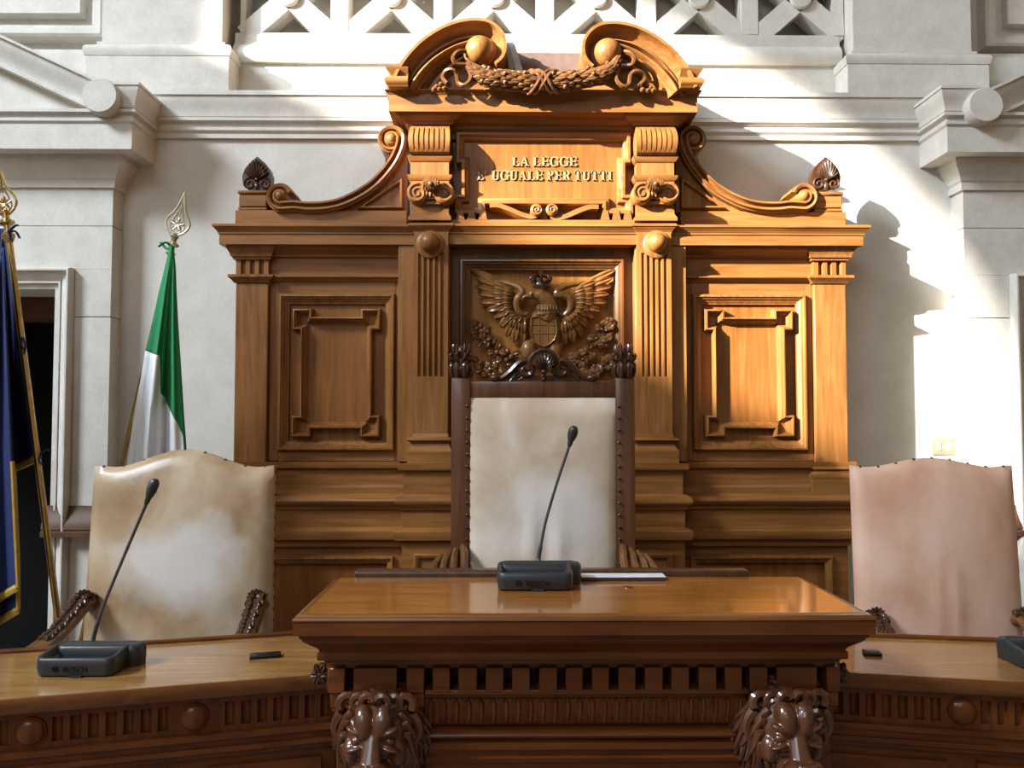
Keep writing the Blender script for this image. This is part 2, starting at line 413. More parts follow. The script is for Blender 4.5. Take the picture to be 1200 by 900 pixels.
# stone portals with broken pediments, left and right
def portal(sgn, side, dn):
    YB = 3.68
    sx = lambda d: AX + sgn * d          # distance from the axis
    dE = PE; dC = hx(161, 1112, 165, 3.55)
    OUT = 3.7
    # door frame
    if sgn < 0:
        ex, ey, ix, iy = 85.5, 316, 59, 351
    else:
        ex, ey, ix, iy = 1185, 321, 1211, 356
    dFo = abs(X(ex, 420, YB) - AX); dFi = abs(X(ix, 420, YB - .02) - AX)
    zFo = Z(ey, YB); zFi = Z(iy, YB - .02)
    # wall faces in courses with fine joints
    zs = [0, Z(627, YB), Z(372, YB), zFo]
    bm = NB()
    lo, hi = sorted((sx(dE), sx(dFo)))
    for a, b in zip(zs, zs[1:]): box(bm, lo, hi, YB, YW + .3, a + .0015, b - .0015, .0015, 1)
    DW = 2 * .66                           # door width
    lo2, hi2 = sorted((sx(dE), sx(OUT)))
    box(bm, lo2, hi2, YB, YW + .3, zFo - .0015, Z(266, YB) - .0015); box(bm, lo2, hi2, YB, YW + .3, Z(266, YB) + .0015, Z(222, YB))
    lo3, hi3 = sorted((sx(dFi + 1.15 + (dFo - dFi)), sx(OUT))); lo3 -= 0.0
    wmid = dFo + (dFi - dFo) * 2 + 1.15
    lo3, hi3 = sorted((sx(wmid), sx(OUT)))
    box(bm, lo3, hi3, YB, YW + .3, 0, zFo)
    wall = struct('wall_back_' + side, bm, M_STONE)
    # brown base rail
    bm = NB(); za, zb2 = Z(627, YB), Z(592, YB)
    path = [(sx(dFo + .10), YB), (sx(dE), YB), (sx(dE), YW)] if sgn < 0 else [(sx(dE), YW), (sx(dE), YB), (sx(dFo + .10), YB)]
    sweep(bm, path, [(-.02, za), (.05, za), (.05, za + .02), (.035, za + .03)] + cyma((.045, za + .03), (.008, zb2), 6) + [(-.02, zb2)], plan)
    struct('baseboard_' + side, bm, M_BROWNSTONE)
    # frame moulding: jamb - head - jamb
    bm = NB(); t = abs(dFi - dFo)
    a = (sx(dFo), 0); b = (sx(dFo), zFo); c = (sx(wmid), zFo); d = (sx(wmid), 0)
    path = [a, b, c, d] if sgn < 0 else [d, c, b, a]
    path = path if sgn > 0 else path
    # travel so that "right" points into the opening
    if sgn < 0: path = path[::-1]; 
    o = lambda q: q * t
    prof = [(0, -.05), (0, .035), (o(.08), .045), (o(.16), .045), (o(.2), .03)] + cyma((o(.22), .03), (o(.62), .002), 5) + [(o(.64), .012), (o(.74), .012), (o(.76), -.006), (o(1), -.006), (o(1), -.25), (0, -.25)]
    pr = path
    # check direction: offset must go towards the door centre
    mid = (sx((dFi + wmid) / 2)); t0 = Vector(pr[1]) - Vector(pr[0]); nr = Vector((t0.y, -t0.x))
    if (mid - pr[0][0]) * nr.x < 0: pr = pr[::-1]
    sweep(bm, pr, prof, face(YB))
    struct(dn, bm, M_STONE)
    # room behind the door, its darkness painted on: reveal, lintel beam and back wall
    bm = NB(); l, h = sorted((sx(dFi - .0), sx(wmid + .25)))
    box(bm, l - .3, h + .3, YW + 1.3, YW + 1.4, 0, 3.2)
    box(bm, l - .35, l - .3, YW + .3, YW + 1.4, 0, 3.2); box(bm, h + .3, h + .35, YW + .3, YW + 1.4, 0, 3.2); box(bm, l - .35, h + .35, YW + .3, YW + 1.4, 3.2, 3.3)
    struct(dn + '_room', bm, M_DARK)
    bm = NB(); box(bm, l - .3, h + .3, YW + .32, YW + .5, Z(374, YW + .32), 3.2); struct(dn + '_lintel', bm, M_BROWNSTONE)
    # cap, corona and cymatium as one entablature
    z_cap = Z(222, 3.68); z_cor0 = Z(177, 3.55); z_cor1 = Z(148, 3.55); z_top = Z(98, 3.5)
    k0 = dE - dC
    path = [(sx(OUT), YB), (sx(dE), YB), (sx(dE), YW + .2)] if sgn < 0 else [(sx(dE), YW + .2), (sx(dE), YB), (sx(OUT), YB)]
    hcap = z_cor0 - z_cap
    prof = ([(-.06, z_cap), (.012, z_cap), (.012, z_cap + .25 * hcap), (.02, z_cap + .32 * hcap)] + cyma((.022, z_cap + .35 * hcap), (.06, z_cap + .85 * hcap), 6)
            + [(.066, z_cap + .86 * hcap), (.066, z_cor0), (.14, z_cor0), (.14, z_cor1), (.15, z_cor1 + .01), (.15, z_cor1 + .022), (.142, z_cor1 + .026), (.142, z_cor1 + .036), (.162, z_cor1 + .045), (.162, z_cor1 + .058), (.152, z_cor1 + .062), (-.06, z_cor1 + .062)])
    bm = NB(); sweep(bm, path, prof, plan)
    YR = 3.478
    c0 = P(117 if sgn < 0 else 1155, 112 if sgn < 0 else 123, YR); R = 21 * YR / F
    path = [(sx(dE + .015), YB), (sx(dE), YB), (sx(dE), YW + .2)] if sgn < 0 else [(sx(dE), YW + .2), (sx(dE), YB), (sx(dE + .015), YB)]
    sweep(bm, path, [(-.06, z_cor1 + .05), (.15, z_cor1 + .05), (.15, z_cor1 + .063)] + cyma((.156, z_cor1 + .066), (.182, z_top - .014), 7) + [(.187, z_top - .014), (.187, z_top), (-.06, z_top)], plan)
    ent = struct('trim_5' if sgn < 0 else 'trim_6', bm, M_STONE)
    # raking cornice with its round end
    bm = NB()
    lathe(bm, [(R, -.05), (R, .03), (R - .004, .036), (.001, .036)], (c0.x, YR + .03, c0.z), 'Y', 40)
    slope = math.atan(0.467); u = YR / F
    L_ = 2.2; dx = -math.cos(slope) if sgn < 0 else math.cos(slope); dz = math.sin(slope)
    st = Vector((c0.x, c0.z)); en = st + Vector((dx, dz)) * L_
    pts = [en, st] if sgn < 0 else [st, en]
    q = 1 if sgn < 0 else 1
    prof = [(-16, -.3), (-16, .03), (-13, .03), (-12.5, .016)] + cyma((-12, .014), (12.5, -.03), 7, True) + [(13, -.022), (17, -.022), (17, -.095), (24, -.095), (24.5, -.105), (32, -.105), (32, -.3)]
    sweep(bm, pts, [(o * u, h) for o, h in prof], face(YR + .03))
    tp = [(c0.x, z_cor1 + .05), (en.x, z_cor1 + .05), (en.x, en.y), (c0.x, c0.z)]
    prism(bm, tp, face(3.60), -.12, 0)
    struct('trim_7' if sgn < 0 else 'trim_8', bm, M_STONE)
portal(-1, 'left', 'door_1'); portal(1, 'right', 'door_2')

# unseen left wall with its lunette window; sill stepped to shape the sun patch
bm = NB()
XWL = -9.0
WY, WZ0, RR = -2.03, CZ + 5.30, 1.13
outer = [(-14, 0), (3.9, 0), (3.9, 13), (-14, 13)]
inner = [(WY + RR * math.cos(a), WZ0 + RR * math.sin(a)) for a in [PI * (k + 1) / 41 for k in range(40)]] + [(WY - RR, WZ0), (WY - RR, WZ0 - .62), (WY - .28, WZ0 - .60), (WY - .17, WZ0 - .37), (WY + .33, WZ0 - .35), (WY + .48, WZ0 - .07), (WY + RR, WZ0 - .07)]
es = []
for loop in (outer, inner):
    vs = [bm.verts.new((XWL, y, z)) for y, z in loop]
    es += [bm.edges.new((vs[i], vs[(i + 1) % len(vs)])) for i in range(len(vs))]
bmesh.ops.triangle_fill(bm, use_beauty=True, use_dissolve=False, edges=es)
r = bmesh.ops.extrude_face_region(bm, geom=bm.faces[:])
bmesh.ops.translate(bm, verts=[v for v in r['geom'] if isinstance(v, bmesh.types.BMVert)], vec=(-.06, 0, 0))
struct('wall_left', bm, M_PLASTER)

# =================================================================== THE PANELLING
PAN = root('wall_panelling', (AX, YW, 0), 'tall carved honey walnut wall panelling with scrolled pediment and gilt motto between two stone portals', 'panelling')
Ywf, Ywp, Ycp = 3.55, 3.525, 3.445
D = lambda d: AX + d
hwP = hx(276, 993, 400, Ywp)                 # outer edge of end pilasters
hwPi = hx(313, 954, 400, Ywp)                # their inner edge
cpo = hx(470, 802, 400, Ywf)                 # outer strip of centre block
c_out = hx(485, 787, 350, Ycp); c_in = hx(526, 748, 350, Ycp)   # centre pilaster shaft
def both(fn):
    for s in (-1, 1): fn(s)
def sbox(bm, s, a, b, y0, y1, z0, z1, bev=.003):
    lo, hi = sorted((AX + s * a, AX + s * b)); box(bm, lo, hi, y0, y1, z0, z1, bev, 1)
zc_bot = Z(288, 3.49); zc_top = Z(262, 3.44)     # main cornice
# carcass: back boards, base
bm = NB()
box(bm, D(-hwPi - .02), D(hwPi + .02), Ywf + .09, YW - .002, 0, zc_bot)
carc = obj('carcass', bm, WV, PAN)
# wing panels -------------------------------------------------------------
zs1, zs0 = Z(323, Ywf), Z(331, Ywf)
z_led = Z(540, Ywf)
def rect(x0, x1, z0, z1): return [(x0, z0), (x1, z0), (x1, z1), (x0, z1)]
def crosset(x0, x1, z0, z1, ew, eh, st):
    return [(x0, z0), (x0 + ew, z0), (x0 + ew, z0 + st), (x1 - ew, z0 + st), (x1 - ew, z0), (x1, z0), (x1, z0 + eh), (x1 - st, z0 + eh), (x1 - st, z1 - eh), (x1, z1 - eh),
            (x1, z1), (x1 - ew, z1), (x1 - ew, z1 - st), (x0 + ew, z1 - st), (x0 + ew, z1), (x0, z1), (x0, z1 - eh), (x0 + st, z1 - eh), (x0 + st, z0 + eh), (x0, z0 + eh)]
FRAME = lambda w, h: [(0, 0), (0, h * .6), (-w * .12, h * .95), (-w * .3, h), (-w * .42, h * .7), (-w * .5, h * .7)] + cyma((-w * .52, h * .6), (-w * .9, h * .1), 5) + [(-w, h * .1), (-w, 0)]
def wing(s):
    px = lambda l, r: abs(X(l if s < 0 else r, 430, Ywf) - AX)
    fo, fi = px(327, 944), px(463, 811)      # outer/inner bounds of the framed panel (outer = far from the axis)
    z1, z0 = Z(345, Ywf), Z(528, Ywf)
    # stiles and rails
    bm = NB()
    sbox(bm, s, hwPi, fo, Ywf, Ywf + .05, z_led, zs0); sbox(bm, s, fi, cpo - .02, Ywf, Ywf + .05, z_led, zs0)
    obj_each('stile', bm, WV, PAN)
    bm = NB()
    sbox(bm, s, fo, fi, Ywf, Ywf + .05, z1, zs0, 0); sbox(bm, s, fo, fi, Ywf, Ywf + .05, z_led, z0, 0)
    sbox(bm, s, hwPi, cpo - .02, Ywf + .005, Ywf + .05, zs1, zc_bot, 0)
    obj_each('rail', bm, WH, PAN)
    lo, hi = sorted((AX + s * fo, AX + s * fi))
    bm = NB(); sweep(bm, rect(lo, hi, z0, z1), FRAME(.042, .028), face(Ywf), closed=True)
    obj('panel_moulding', bm, WV, PAN)
    bm = NB(); box(bm, lo + .03, hi - .03, Ywf + .012, Ywf + .06, z0 + .03, z1 - .03)
    pn = obj('raised_panel', bm, WP, PAN)
    # crossetted inner moulding
    po, pi_ = px(343.5, 928), px(446.5, 825)
    lo, hi = sorted((AX + s * po, AX + s * pi_))
    z1b, z0b = Z(362.5, Ywf), Z(512, Ywf)
    bm = NB(); sweep(bm, crosset(lo, hi, z0b, z1b, .084, .092, .034), FRAME(.031, .044), face(Ywf + .012), closed=True)
    obj('crossetted_moulding', bm, WV, pn)
    # string moulding under the frieze
    bm = NB()
    path = [(AX + s * hwPi, Ywf), (AX + s * (cpo - .02), Ywf)]
    if s > 0: path = path[::-1]
    h = zs1 - zs0
    sweep(bm, path, [(-.02, zs0), (.006, zs0), (.012, zs0 + h * .3), (.026, zs0 + h * .55), (.03, zs0 + h * .6), (.03, zs1 - .004), (.02, zs1), (-.02, zs1)], plan)
    obj('string_moulding', bm, WH, PAN)
    # pedestal zone mouldings
    YP = Ywf - .02
    x0, x1 = sorted((AX + s * (hwP + .0), AX + s * (cpo - .04)))
    za = lambda p: Z(p, YP)
    prof = ([(-.05, za(640)), (.004, za(640)), (.004, za(633)), (.03, za(631)), (.036, za(627)), (.036, za(621)), (.02, za(618)), (.008, za(617)), (.008, za(598)), (.02, za(596)), (.024, za(593))]
            + bulge((.03, za(592)), (.03, za(579)), .022, 6) + [(.018, za(578)), (.018, za(571)), (.0, za(568)), (.0, za(550)), (.022, za(548)), (.026, za(545)), (.026, za(541)), (-.05, za(541))])
    path = ([(x0, YW - .01), (x0, YP), (x1, YP)] if s < 0 else [(x0, YP), (x1, YP), (x1, YW - .01)])
    bm = NB(); sweep(bm, path, prof, plan); obj('dado_moulding', bm, WH, PAN)
    # lower framed panel
    bm = NB(); ztop, zbot = Z(640, Ywf), .12
    lo, hi = sorted((AX + s * hwP, AX + s * (cpo - .02)))
    box(bm, lo, hi, Ywf, Ywf + .12, ztop - .045, ztop); box(bm, lo, hi, Ywf, Ywf + .12, 0, zbot + .06)
    a, b = sorted((AX + s * (hwP - .07), AX + s * (cpo + .02)))
    box(bm, lo, a, Ywf, Ywf + .12, zbot + .06, ztop - .045); box(bm, b, hi, Ywf, Ywf + .12, zbot + .06, ztop - .045)
    obj_each('lower_frame', bm, WH, PAN)
    bm = NB(); sweep(bm, rect(a, b, zbot + .06, ztop - .04), FRAME(.03, .02), face(Ywf), closed=True); obj('panel_moulding', bm, WV, PAN)
    bm = NB(); box(bm, a, b, Ywf + .022, Ywf + .1, zbot, ztop - .03); obj('lower_panel', bm, WP, PAN)
    # end pilaster
    bm = NB()
    zsh0, zsh1 = Z(545, Ywp), Z(332, Ywp)
    sbox(bm, s, hwP, hwPi, Ywp, YW - .002, zsh0, zsh1, .004)
    pil = obj('end_pilaster', bm, WV, PAN)
    bm = NB()                                  # fluted necking
    zn0, zn1 = Z(323, Ywp), Z(304, Ywp)
    lo, hi = sorted((AX + s * hwP, AX + s * hwPi)); wdt = hi - lo
    pts = [(lo, YW - .05), (lo, Ywp)]
    for k in range(3):
        c = lo + wdt * (.22 + .28 * k)
        r = wdt * .075
        pts += [(c - r, Ywp)] + [(c - r * math.cos(a), Ywp + .018 * math.sin(a)) for a in (PI * .2, PI * .4, PI * .6, PI * .8)] + [(c + r, Ywp)]
    pts += [(hi, Ywp), (hi, YW - .05)]
    prism(bm, pts, plan, zn0, zn1)
    path = ([(lo, YW - .01), (lo, Ywp), (hi, Ywp), (hi, Ywf)] if s < 0 else [(lo, Ywf), (lo, Ywp), (hi, Ywp), (hi, YW - .01)])
    za = lambda p: Z(p, Ywp)
    sweep(bm, path, [(-.03, za(332)), (.006, za(332)), (.014, za(329)), (.026, za(326)), (.026, za(323)), (-.03, za(322))], plan)
    sweep(bm, path, [(-.03, za(305)), (.01, za(305)), (.012, za(302)), (.018, za(302))] + cyma((.02, za(300)), (.032, za(292)), 5) + [(.034, zc_bot), (-.03, zc_bot)], plan)
    obj('capital', bm, WV, pil)
    bm = NB()
    sweep(bm, path, [(-.03, za(560)), (.03, za(560)), (.03, za(556)), (.022, za(553))] + bulge((.012, za(552)), (.012, za(546)), .012, 5) + [(-.03, za(544))], plan)
    sweep(bm, path, [(-.03, za(580)), (.028, za(580)), (.028, za(560)), (-.03, za(560))], plan)
    obj_each('base', bm, WH, pil)
    # attic: blocking course, end pedestal, antefix, scroll
    Yat = 3.54
    bm = NB()
    a_in = abs(X(477 if s < 0 else 797, 250, Yat) - AX); a_out = hx(277, 993, 252, Yat)
    sbox(bm, s, a_out, a_in, Yat, YW - .003, zc_top - .005, Z(247, Yat), .003)
    obj('blocking_course', bm, WH, PAN)
    bm = NB(); e0 = hx(282, 988, 240, Yat); e1 = hx(314, 956, 240, Yat)
    sbox(bm, s, a_out - .012, e1, Yat, YW - .003, Z(247, Yat), Z(243, Yat)); sbox(bm, s, e0, e1, Yat - .005, YW - .003, Z(243, Yat), Z(229, Yat)); sbox(bm, s, e0 + .006, e1 - .006, Yat - .014, YW - .003, Z(229, Yat), Z(224.5, Yat), .006)
    ped = obj('end_pedestal', bm, WH, PAN)
    # antefix (palmette)
    ctr = P(302 if s < 0 else 967, 224, Yat + .04); hA = Z(186, Yat) - Z(224, Yat); wA = .064
    bm = NB()
    prof = [(-.5, 0), (-.82, .1), (-.97, .28), (-.99, .45), (-.84, .66), (-.48, .87), (0, 1.05), (.48, .87), (.84, .66), (.99, .45), (.97, .28), (.82, .1), (.5, 0)]
    prism(bm, [(ctr.x + u * wA, ctr.z + v * hA) for u, v in prof], face(ctr.y), -.03, .012)
    for k in range(-4, 5):
        a = k * .27
        e = Vector((ctr.x + math.sin(a) * wA * .86, ctr.y - .018, ctr.z + hA * (.36 + .58 * math.cos(a) * (1 - .05 * abs(k)))))
        b = Vector((ctr.x + math.sin(a) * .012, ctr.y - .016, ctr.z + hA * .34))
        blade(bm, b, e, .017, .010, curl=.008, base=.3)
    for q in (-1, 1):
        tube(bm, [v for v in spiral((ctr.x + q * wA * .5, ctr.z + hA * .2), .026, .006, PI / 2, q * -1.3, 22, ctr.y - .014)], .0055, 6)
    blob(bm, (ctr.x, ctr.y - .014, ctr.z + hA * .33), (.012, .012, .012)); blob(bm, (ctr.x, ctr.y - .012, ctr.z + hA * .12), (.012, .01, .02))
    obj('palmette_finial', bm, WD, ped)
    # long scroll
    Ysc = 3.535
    m = lambda x, y: (x if s < 0 else 1270 - x, y)
    raw = [(346, 242.5), (360, 244), (380, 243.5), (400, 239.5), (420, 230.5), (438, 218.5), (453, 203), (464, 187), (470, 172), (471, 162)]
    cl = [Vector((P(*m(x, y), Ysc).x, 0, P(*m(x, y), Ysc).z)) for x, y in raw]
    # lower volute (around ball) then run then upper volute
    cA = P(*m(330, 231), Ysc); cB = P(*m(459, 165), Ysc)
    rA = .046; rB = .046
    low = []
    for k in range(14):
        a = -PI / 2 - s * 0 + 0; ang = math.radians(-300 + 16 * k + 0)
        # run from inside of the volute round its outside to its bottom
        rr = rA * (.72 + .28 * k / 13)
        aa = math.radians(20 + (270 - 20) * k / 13)
        low.append(Vector((cA.x - s * rr * math.cos(aa), 0, cA.z + rr * math.sin(aa))))
    hi_ = []
    for k in range(1, 16):
        rr = rB * (1 - .3 * k / 15); aa = math.radians(10 + 300 * k / 15)
        hi_.append(Vector((cB.x + (-s) * rr * math.cos(aa), 0, cB.z + rr * math.sin(aa))))
    path3 = smoothpath(low + cl + hi_, 3)
    pth = [(v.x, v.z) for v in path3]
    # remove near-duplicates
    q = [pth[0]]
    for v in pth[1:]:
        if (Vector(v) - Vector(q[-1])).length > .003: q.append(v)
    if s > 0: prof = lambda o, h: (-o, h)
    else: prof = lambda o, h: (o, h)
    # right of travel = below the scroll on the left wing
    T = .020
    pr = [(-T, -.14), (-T, .035), (-T * .6, .035), (-T * .5, .02), (-T * .1, .012), (T * .1, .026), (T * .6, .03), (T * .75, .014), (T, .014), (T, -.14)]
    bm = NB(); sweep(bm, q, [prof(o, h) for o, h in pr], face(Ysc)); sc = obj('scroll', bm, WH, PAN)
    bm = NB()
    for c, r in ((cA, .028), (cB, .031)):
        lathe(bm, [(r, -.16), (r, 0), (r * .97, .012), (r * .86, .024), (r * .65, .034), (r * .35, .04), (.001, .042)], (c.x, Ysc, c.z), 'Y', 24)
    obj_each('scroll_eye', bm, WV, sc)
    # small leaf under the upper volute
    bm = NB()
    blade(bm, P(*m(458, 178), Ysc + .01), P(*m(457, 199), Ysc + .01), .03, .012, curl=.01); blade(bm, P(*m(462, 176), Ysc + .02), P(*m(452, 190), Ysc + .02), .02, .01)
    obj('scroll_leaf', bm, WD, sc)
    # spandrel board
    sp = [(477, 248), (335, 248), (346, 247), (380, 247), (400, 243), (422, 234), (442, 221), (458, 206), (469, 190), (474, 176), (477, 172)]
    bm = NB(); prism(bm, [(P(*m(x, y), Ysc).x, P(*m(x, y), Ysc).z) for x, y in sp], face(Ysc), -.12, -.02)
    obj('spandrel', bm, WV, PAN)
    tri = [(418, 244), (472, 244), (472, 206)]
    tp = [(P(*m(x, y), Ysc).x, P(*m(x, y), Ysc).z) for x, y in tri]
    if s > 0: tp = tp[::-1]
    bm = NB(); sweep(bm, tp, [(0, -.03), (0, .0), (-.004, .006), (-.012, .006), (-.016, -.01), (-.016, -.03)], face(Ysc + .005), closed=True)
    obj('spandrel_moulding', bm, WV, PAN)
both(wing)

# main cornice, breaking forward over the centre pilasters ------------------
Yc0 = 3.52
po_, pi2 = c_out - .056, c_in + .056
hwC = hwP
plan_c = [(-hwC, YW - .005), (-hwC, Ywp), (-po_, Ywp), (-po_, Yc0 - .015), (-pi2, Yc0 - .015), (-pi2, Ywp - .01), (pi2, Ywp - .01), (pi2, Yc0 - .015), (po_, Yc0 - .015), (po_, Ywp), (hwC, Ywp), (hwC, YW - .005)]
plan_c = [(D(x), y) for x, y in plan_c]
hC = zc_top - zc_bot
prof = [(-.03, zc_bot), (.054, zc_bot), (.054, zc_bot + hC * .5), (.059, zc_bot + hC * .53), (.059, zc_bot + hC * .60)] + cyma((.061, zc_bot + hC * .62), (.074, zc_bot + hC * .86), 5) + [(.078, zc_bot + hC * .86), (.078, zc_top - .004), (.074, zc_top), (-.03, zc_top)]
bm = NB(); sweep(bm, plan_c, prof, plan); obj('main_cornice', bm, WH, PAN)
# bed mould under it
zbm = Z(302, Ywf)
bm = NB()
for s in (-1, 1):
    path = [(AX + s * hwPi, Ywf), (AX + s * (cpo - .02), Ywf)]
    if s > 0: path = path[::-1]
    h = zc_bot - zbm
    sweep(bm, path, [(-.02, zbm), (.01, zbm), (.014, zbm + h * .25)] + cyma((.02, zbm + h * .3), (.05, zbm + h * .8), 5) + [(.054, zbm + h * .8), (.054, zc_bot + .002), (-.02, zc_bot + .002)], plan)
obj_each('bed_moulding', bm, WH, PAN)

# centre pilasters with pedestals ------------------------------------------
def centre(s):
    # backing strip beside the pilaster
    bm = NB(); sbox(bm, s, cpo, c_in - .004, Ycp + .035, YW - .003, z_led, zc_bot, .002); obj('pilaster_backing', bm, WV, PAN)
    lo, hi = sorted((AX + s * c_out, AX + s * c_in)); wd = hi - lo
    zf0, zf1 = Z(441, Ycp), Z(296, Ycp); zb0 = Z(511, Ycp)
    bm = NB()
    pts = [(lo, Ycp + .06), (lo, Ycp)]; nfl = 5
    for k in range(nfl):
        c = lo + wd * (.17 + .66 * k / (nfl - 1)); r = wd * .052
        pts += [(c - r, Ycp)] + [(c - r * math.cos(a), Ycp + .013 * math.sin(a)) for a in (PI * .15, PI * .35, PI * .5, PI * .65, PI * .85)] + [(c + r, Ycp)]
    pts += [(hi, Ycp), (hi, Ycp + .06)]
    prism(bm, pts, plan, zf0, zf1)
    box(bm, lo, hi, Ycp, Ycp + .06, zb0, zf0); box(bm, lo, hi, Ycp, Ycp + .06, zf1, zc_bot + (zc_top - zc_bot) * .55)
    # rounded seat of the ball
    cb = P(504 if s < 0 else 769.5, 285.5, Ycp)
    lathe(bm, [(.058, -.02), (.058, .006), (.05, .012), (.001, .012)], (cb.x, Ycp, cb.z - .004), 'Y', 32)
    pil = obj('fluted_pilaster', bm, WV, PAN)
    bm = NB(); r = .041
    lathe(bm, [(r, 0), (r, .01), (r * .95, .022), (r * .8, .036), (r * .55, .047), (r * .25, .052), (.001, .053)], (cb.x, Ycp - .012, cb.z), 'Y', 32)
    obj('ball', bm, WV, pil)
    # base
    za = lambda p: Z(p, Ycp)
    path = [(lo, Ycp + .1), (lo, Ycp), (hi, Ycp), (hi, Ycp + .1)]
    bm = NB()
    sweep(bm, path, [(-.03, za(543)), (.022, za(543)), (.022, za(528)), (.016, za(526))] + cyma((.012, za(525)), (.006, za(520)), 4) + bulge((.012, za(518)), (.012, za(513)), .014, 6) + [(.004, za(512)), (.0, za(508)), (-.03, za(508))], plan)
    obj('pilaster_base', bm, WH, pil)
    # pedestal
    Ype = 3.425
    plo, phi = sorted((AX + s * hx(471, 799, 600, Ype), AX + s * (c_in - .05)))
    za = lambda p: Z(p, Ype)
    path = [(plo, YW - .01), (plo, Ype), (phi, Ype), (phi, YW - .05)]
    prof = ([(-.05, .0), (.004, .0), (.004, za(634)), (.03, za(632)), (.034, za(627)), (.034, za(622)), (.018, za(619)), (.006, za(618)), (.006, za(598)), (.016, za(597)), (.02, za(594))]
            + bulge((.026, za(592)), (.026, za(582)), .008, 5) + [(.016, za(580)), (.0, za(579)), (.0, za(552)), (.018, za(551)), (.022, za(549)), (.022, za(543.5)), (-.05, za(543.5))])
    bm = NB(); sweep(bm, path, prof, plan); box(bm, plo + .03, phi - .03, Ype + .01, YW - .01, 0, za(543.5))
    pd = obj('pedestal', bm, WH, PAN)
    bm = NB(); sweep(bm, rect(plo + .045, phi - .045, .2, za(648)), [(0, 0), (0, .012), (-.006, .016), (-.016, .012), (-.024, .004), (-.024, 0)], face(Ype - .004), closed=True)
    obj('panel_moulding', bm, WV, pd)
    # upper stage of the pilaster: die, capital, bracket
    YA = 3.44
    lo2, hi2 = AX + s * hx(480, 795, 200, YA), AX + s * hx(529, 742, 200, YA)
    lo2, hi2 = sorted((lo2, hi2)); wd2 = hi2 - lo2
    za = lambda p: Z(p, YA)
    zt = Z(148, YA)
    bm = NB()
    box(bm, lo2 + .008, hi2 - .03 if s < 0 else hi2 - .008, YA + .03, YW - .003, zc_top - .01, zt) if s < 0 else box(bm, lo2 + .03, hi2 - .008, YA + .03, YW - .003, zc_top - .01, zt)
    box(bm, lo2 + .012, hi2 - .012, YA, YA + .06, za(258), zt)
    die = obj('upper_pilaster', bm, WV, PAN)
    path = lambda e: [(lo2 + e, YA + .1), (lo2 + e, YA), (hi2 - e, YA), (hi2 - e, YA + .1)]
    bm = NB()
    sweep(bm, path(.014), [(-.01, za(259)), (.012, za(259)), (.012, za(255)), (.004, za(252)), (-.002, za(246)), (-.01, za(246))], plan)
    sweep(bm, path(.012), [(-.01, za(212)), (.002, za(212)), (.012, za(209)), (.014, za(206)), (-.01, za(205.5))], plan)
    sweep(bm, path(.012), [(-.01, za(190)), (.003, za(190)), (.012, za(187)), (.016, za(184)), (-.01, za(183))], plan)
    obj_each('fillet', bm, WH, die)
    # bulging bracket with slots
    bm = NB(); zb_, zt_ = za(183), za(149)
    n = 12; u0, u1 = lo2 + .01, hi2 - .01
    cols = [u0]
    for k in range(7):
        c = u0 + (u1 - u0) * (.13 + .74 * k / 6); cols += [c - .0030, c - .0018, c + .0018, c + .0030]
    cols += [u1]
    rows = []
    for i in range(n + 1):
        t = i / n; zz = zb_ + (zt_ - zb_) * t; bul = .05 * math.sin(PI * (0.12 + .86 * t)) ** .8
        row = []
        for k, u in enumerate(cols):
            groove = (k % 4 in (2, 3)) and 0 < k < len(cols) - 1 and .1 < t < .9
            uu = (u - (u0 + u1) / 2); uu *= 1 + .06 * math.sin(PI * t)
            row.append(bm.verts.new(((u0 + u1) / 2 + uu, YA - bul + (.010 if groove else 0), zz)))
        row = [bm.verts.new(((row[0].co.x), YA + .05, zz))] + row + [bm.verts.new((row[-1].co.x, YA + .05, zz))]
        rows.append(row)
    for a, b in zip(rows, rows[1:]):
        for k in range(len(a) - 1): bm.faces.new((a[k], a[k + 1], b[k + 1], b[k]))
    bm.faces.new(rows[0]); bm.faces.new(rows[-1])
    obj('slotted_bracket', bm, WV, die, 50)
    # ionic volutes with a curled leaf between
    bm = NB()
    xm = (lo2 + hi2) / 2
    for q in (-1, 1):
        c = P((505 if s < 0 else 768) + q * 15.5, 227, YA - .03); r = .043
        lathe(bm, [(r, -.05), (r, .005), (r * .9, .012), (.001, .012)], c, 'Y', 26)
        tube(bm, spiral((c.x, c.z), r * .92, r * .12, PI / 2, -q * 1.9, 40, c.y - .014), [.0075 - .0045 * k / 40 for k in range(41)], 7)
    c = P(505 if s < 0 else 768, 227, YA - .02); box(bm, c.x - .03, c.x + .03, c.y - .01, c.y + .04, c.z - .025, c.z + .03)
    for k in range(-1, 2): blob(bm, (c.x + k * .016, c.y - .014, c.z - .006), (.008, .012, .014))
    box(bm, c.x - .05, c.x + .05, YA - .02, YA + .03, c.z - .043, c.z - .03)
    vol = obj('volute_capital', bm, WV, die)
    bm = NB()
    c = P(505 if s < 0 else 768, 215, YA - .075)
    for k in range(-3, 4):
        w_ = .03 * (1 - .06 * k * k)
        tube(bm, [Vector((c.x + k * .0088 * (1), c.y + math.sin(t) * .03 * -1 + .02, c.z + math.cos(t) * w_)) for t in [x * .45 - 1.2 for x in range(10)]], .0075, 6)
    blob(bm, (c.x, c.y + .02, c.z), (.026, .028, .022)); blob(bm, (c.x, c.y - .012, c.z - .004), (.011, .01, .011))
    box(bm, c.x - .012, c.x + .012, c.y + .02, YA + .01, c.z - .012, c.z + .012)
    obj('curled_leaf', bm, WC, die)
both(centre)

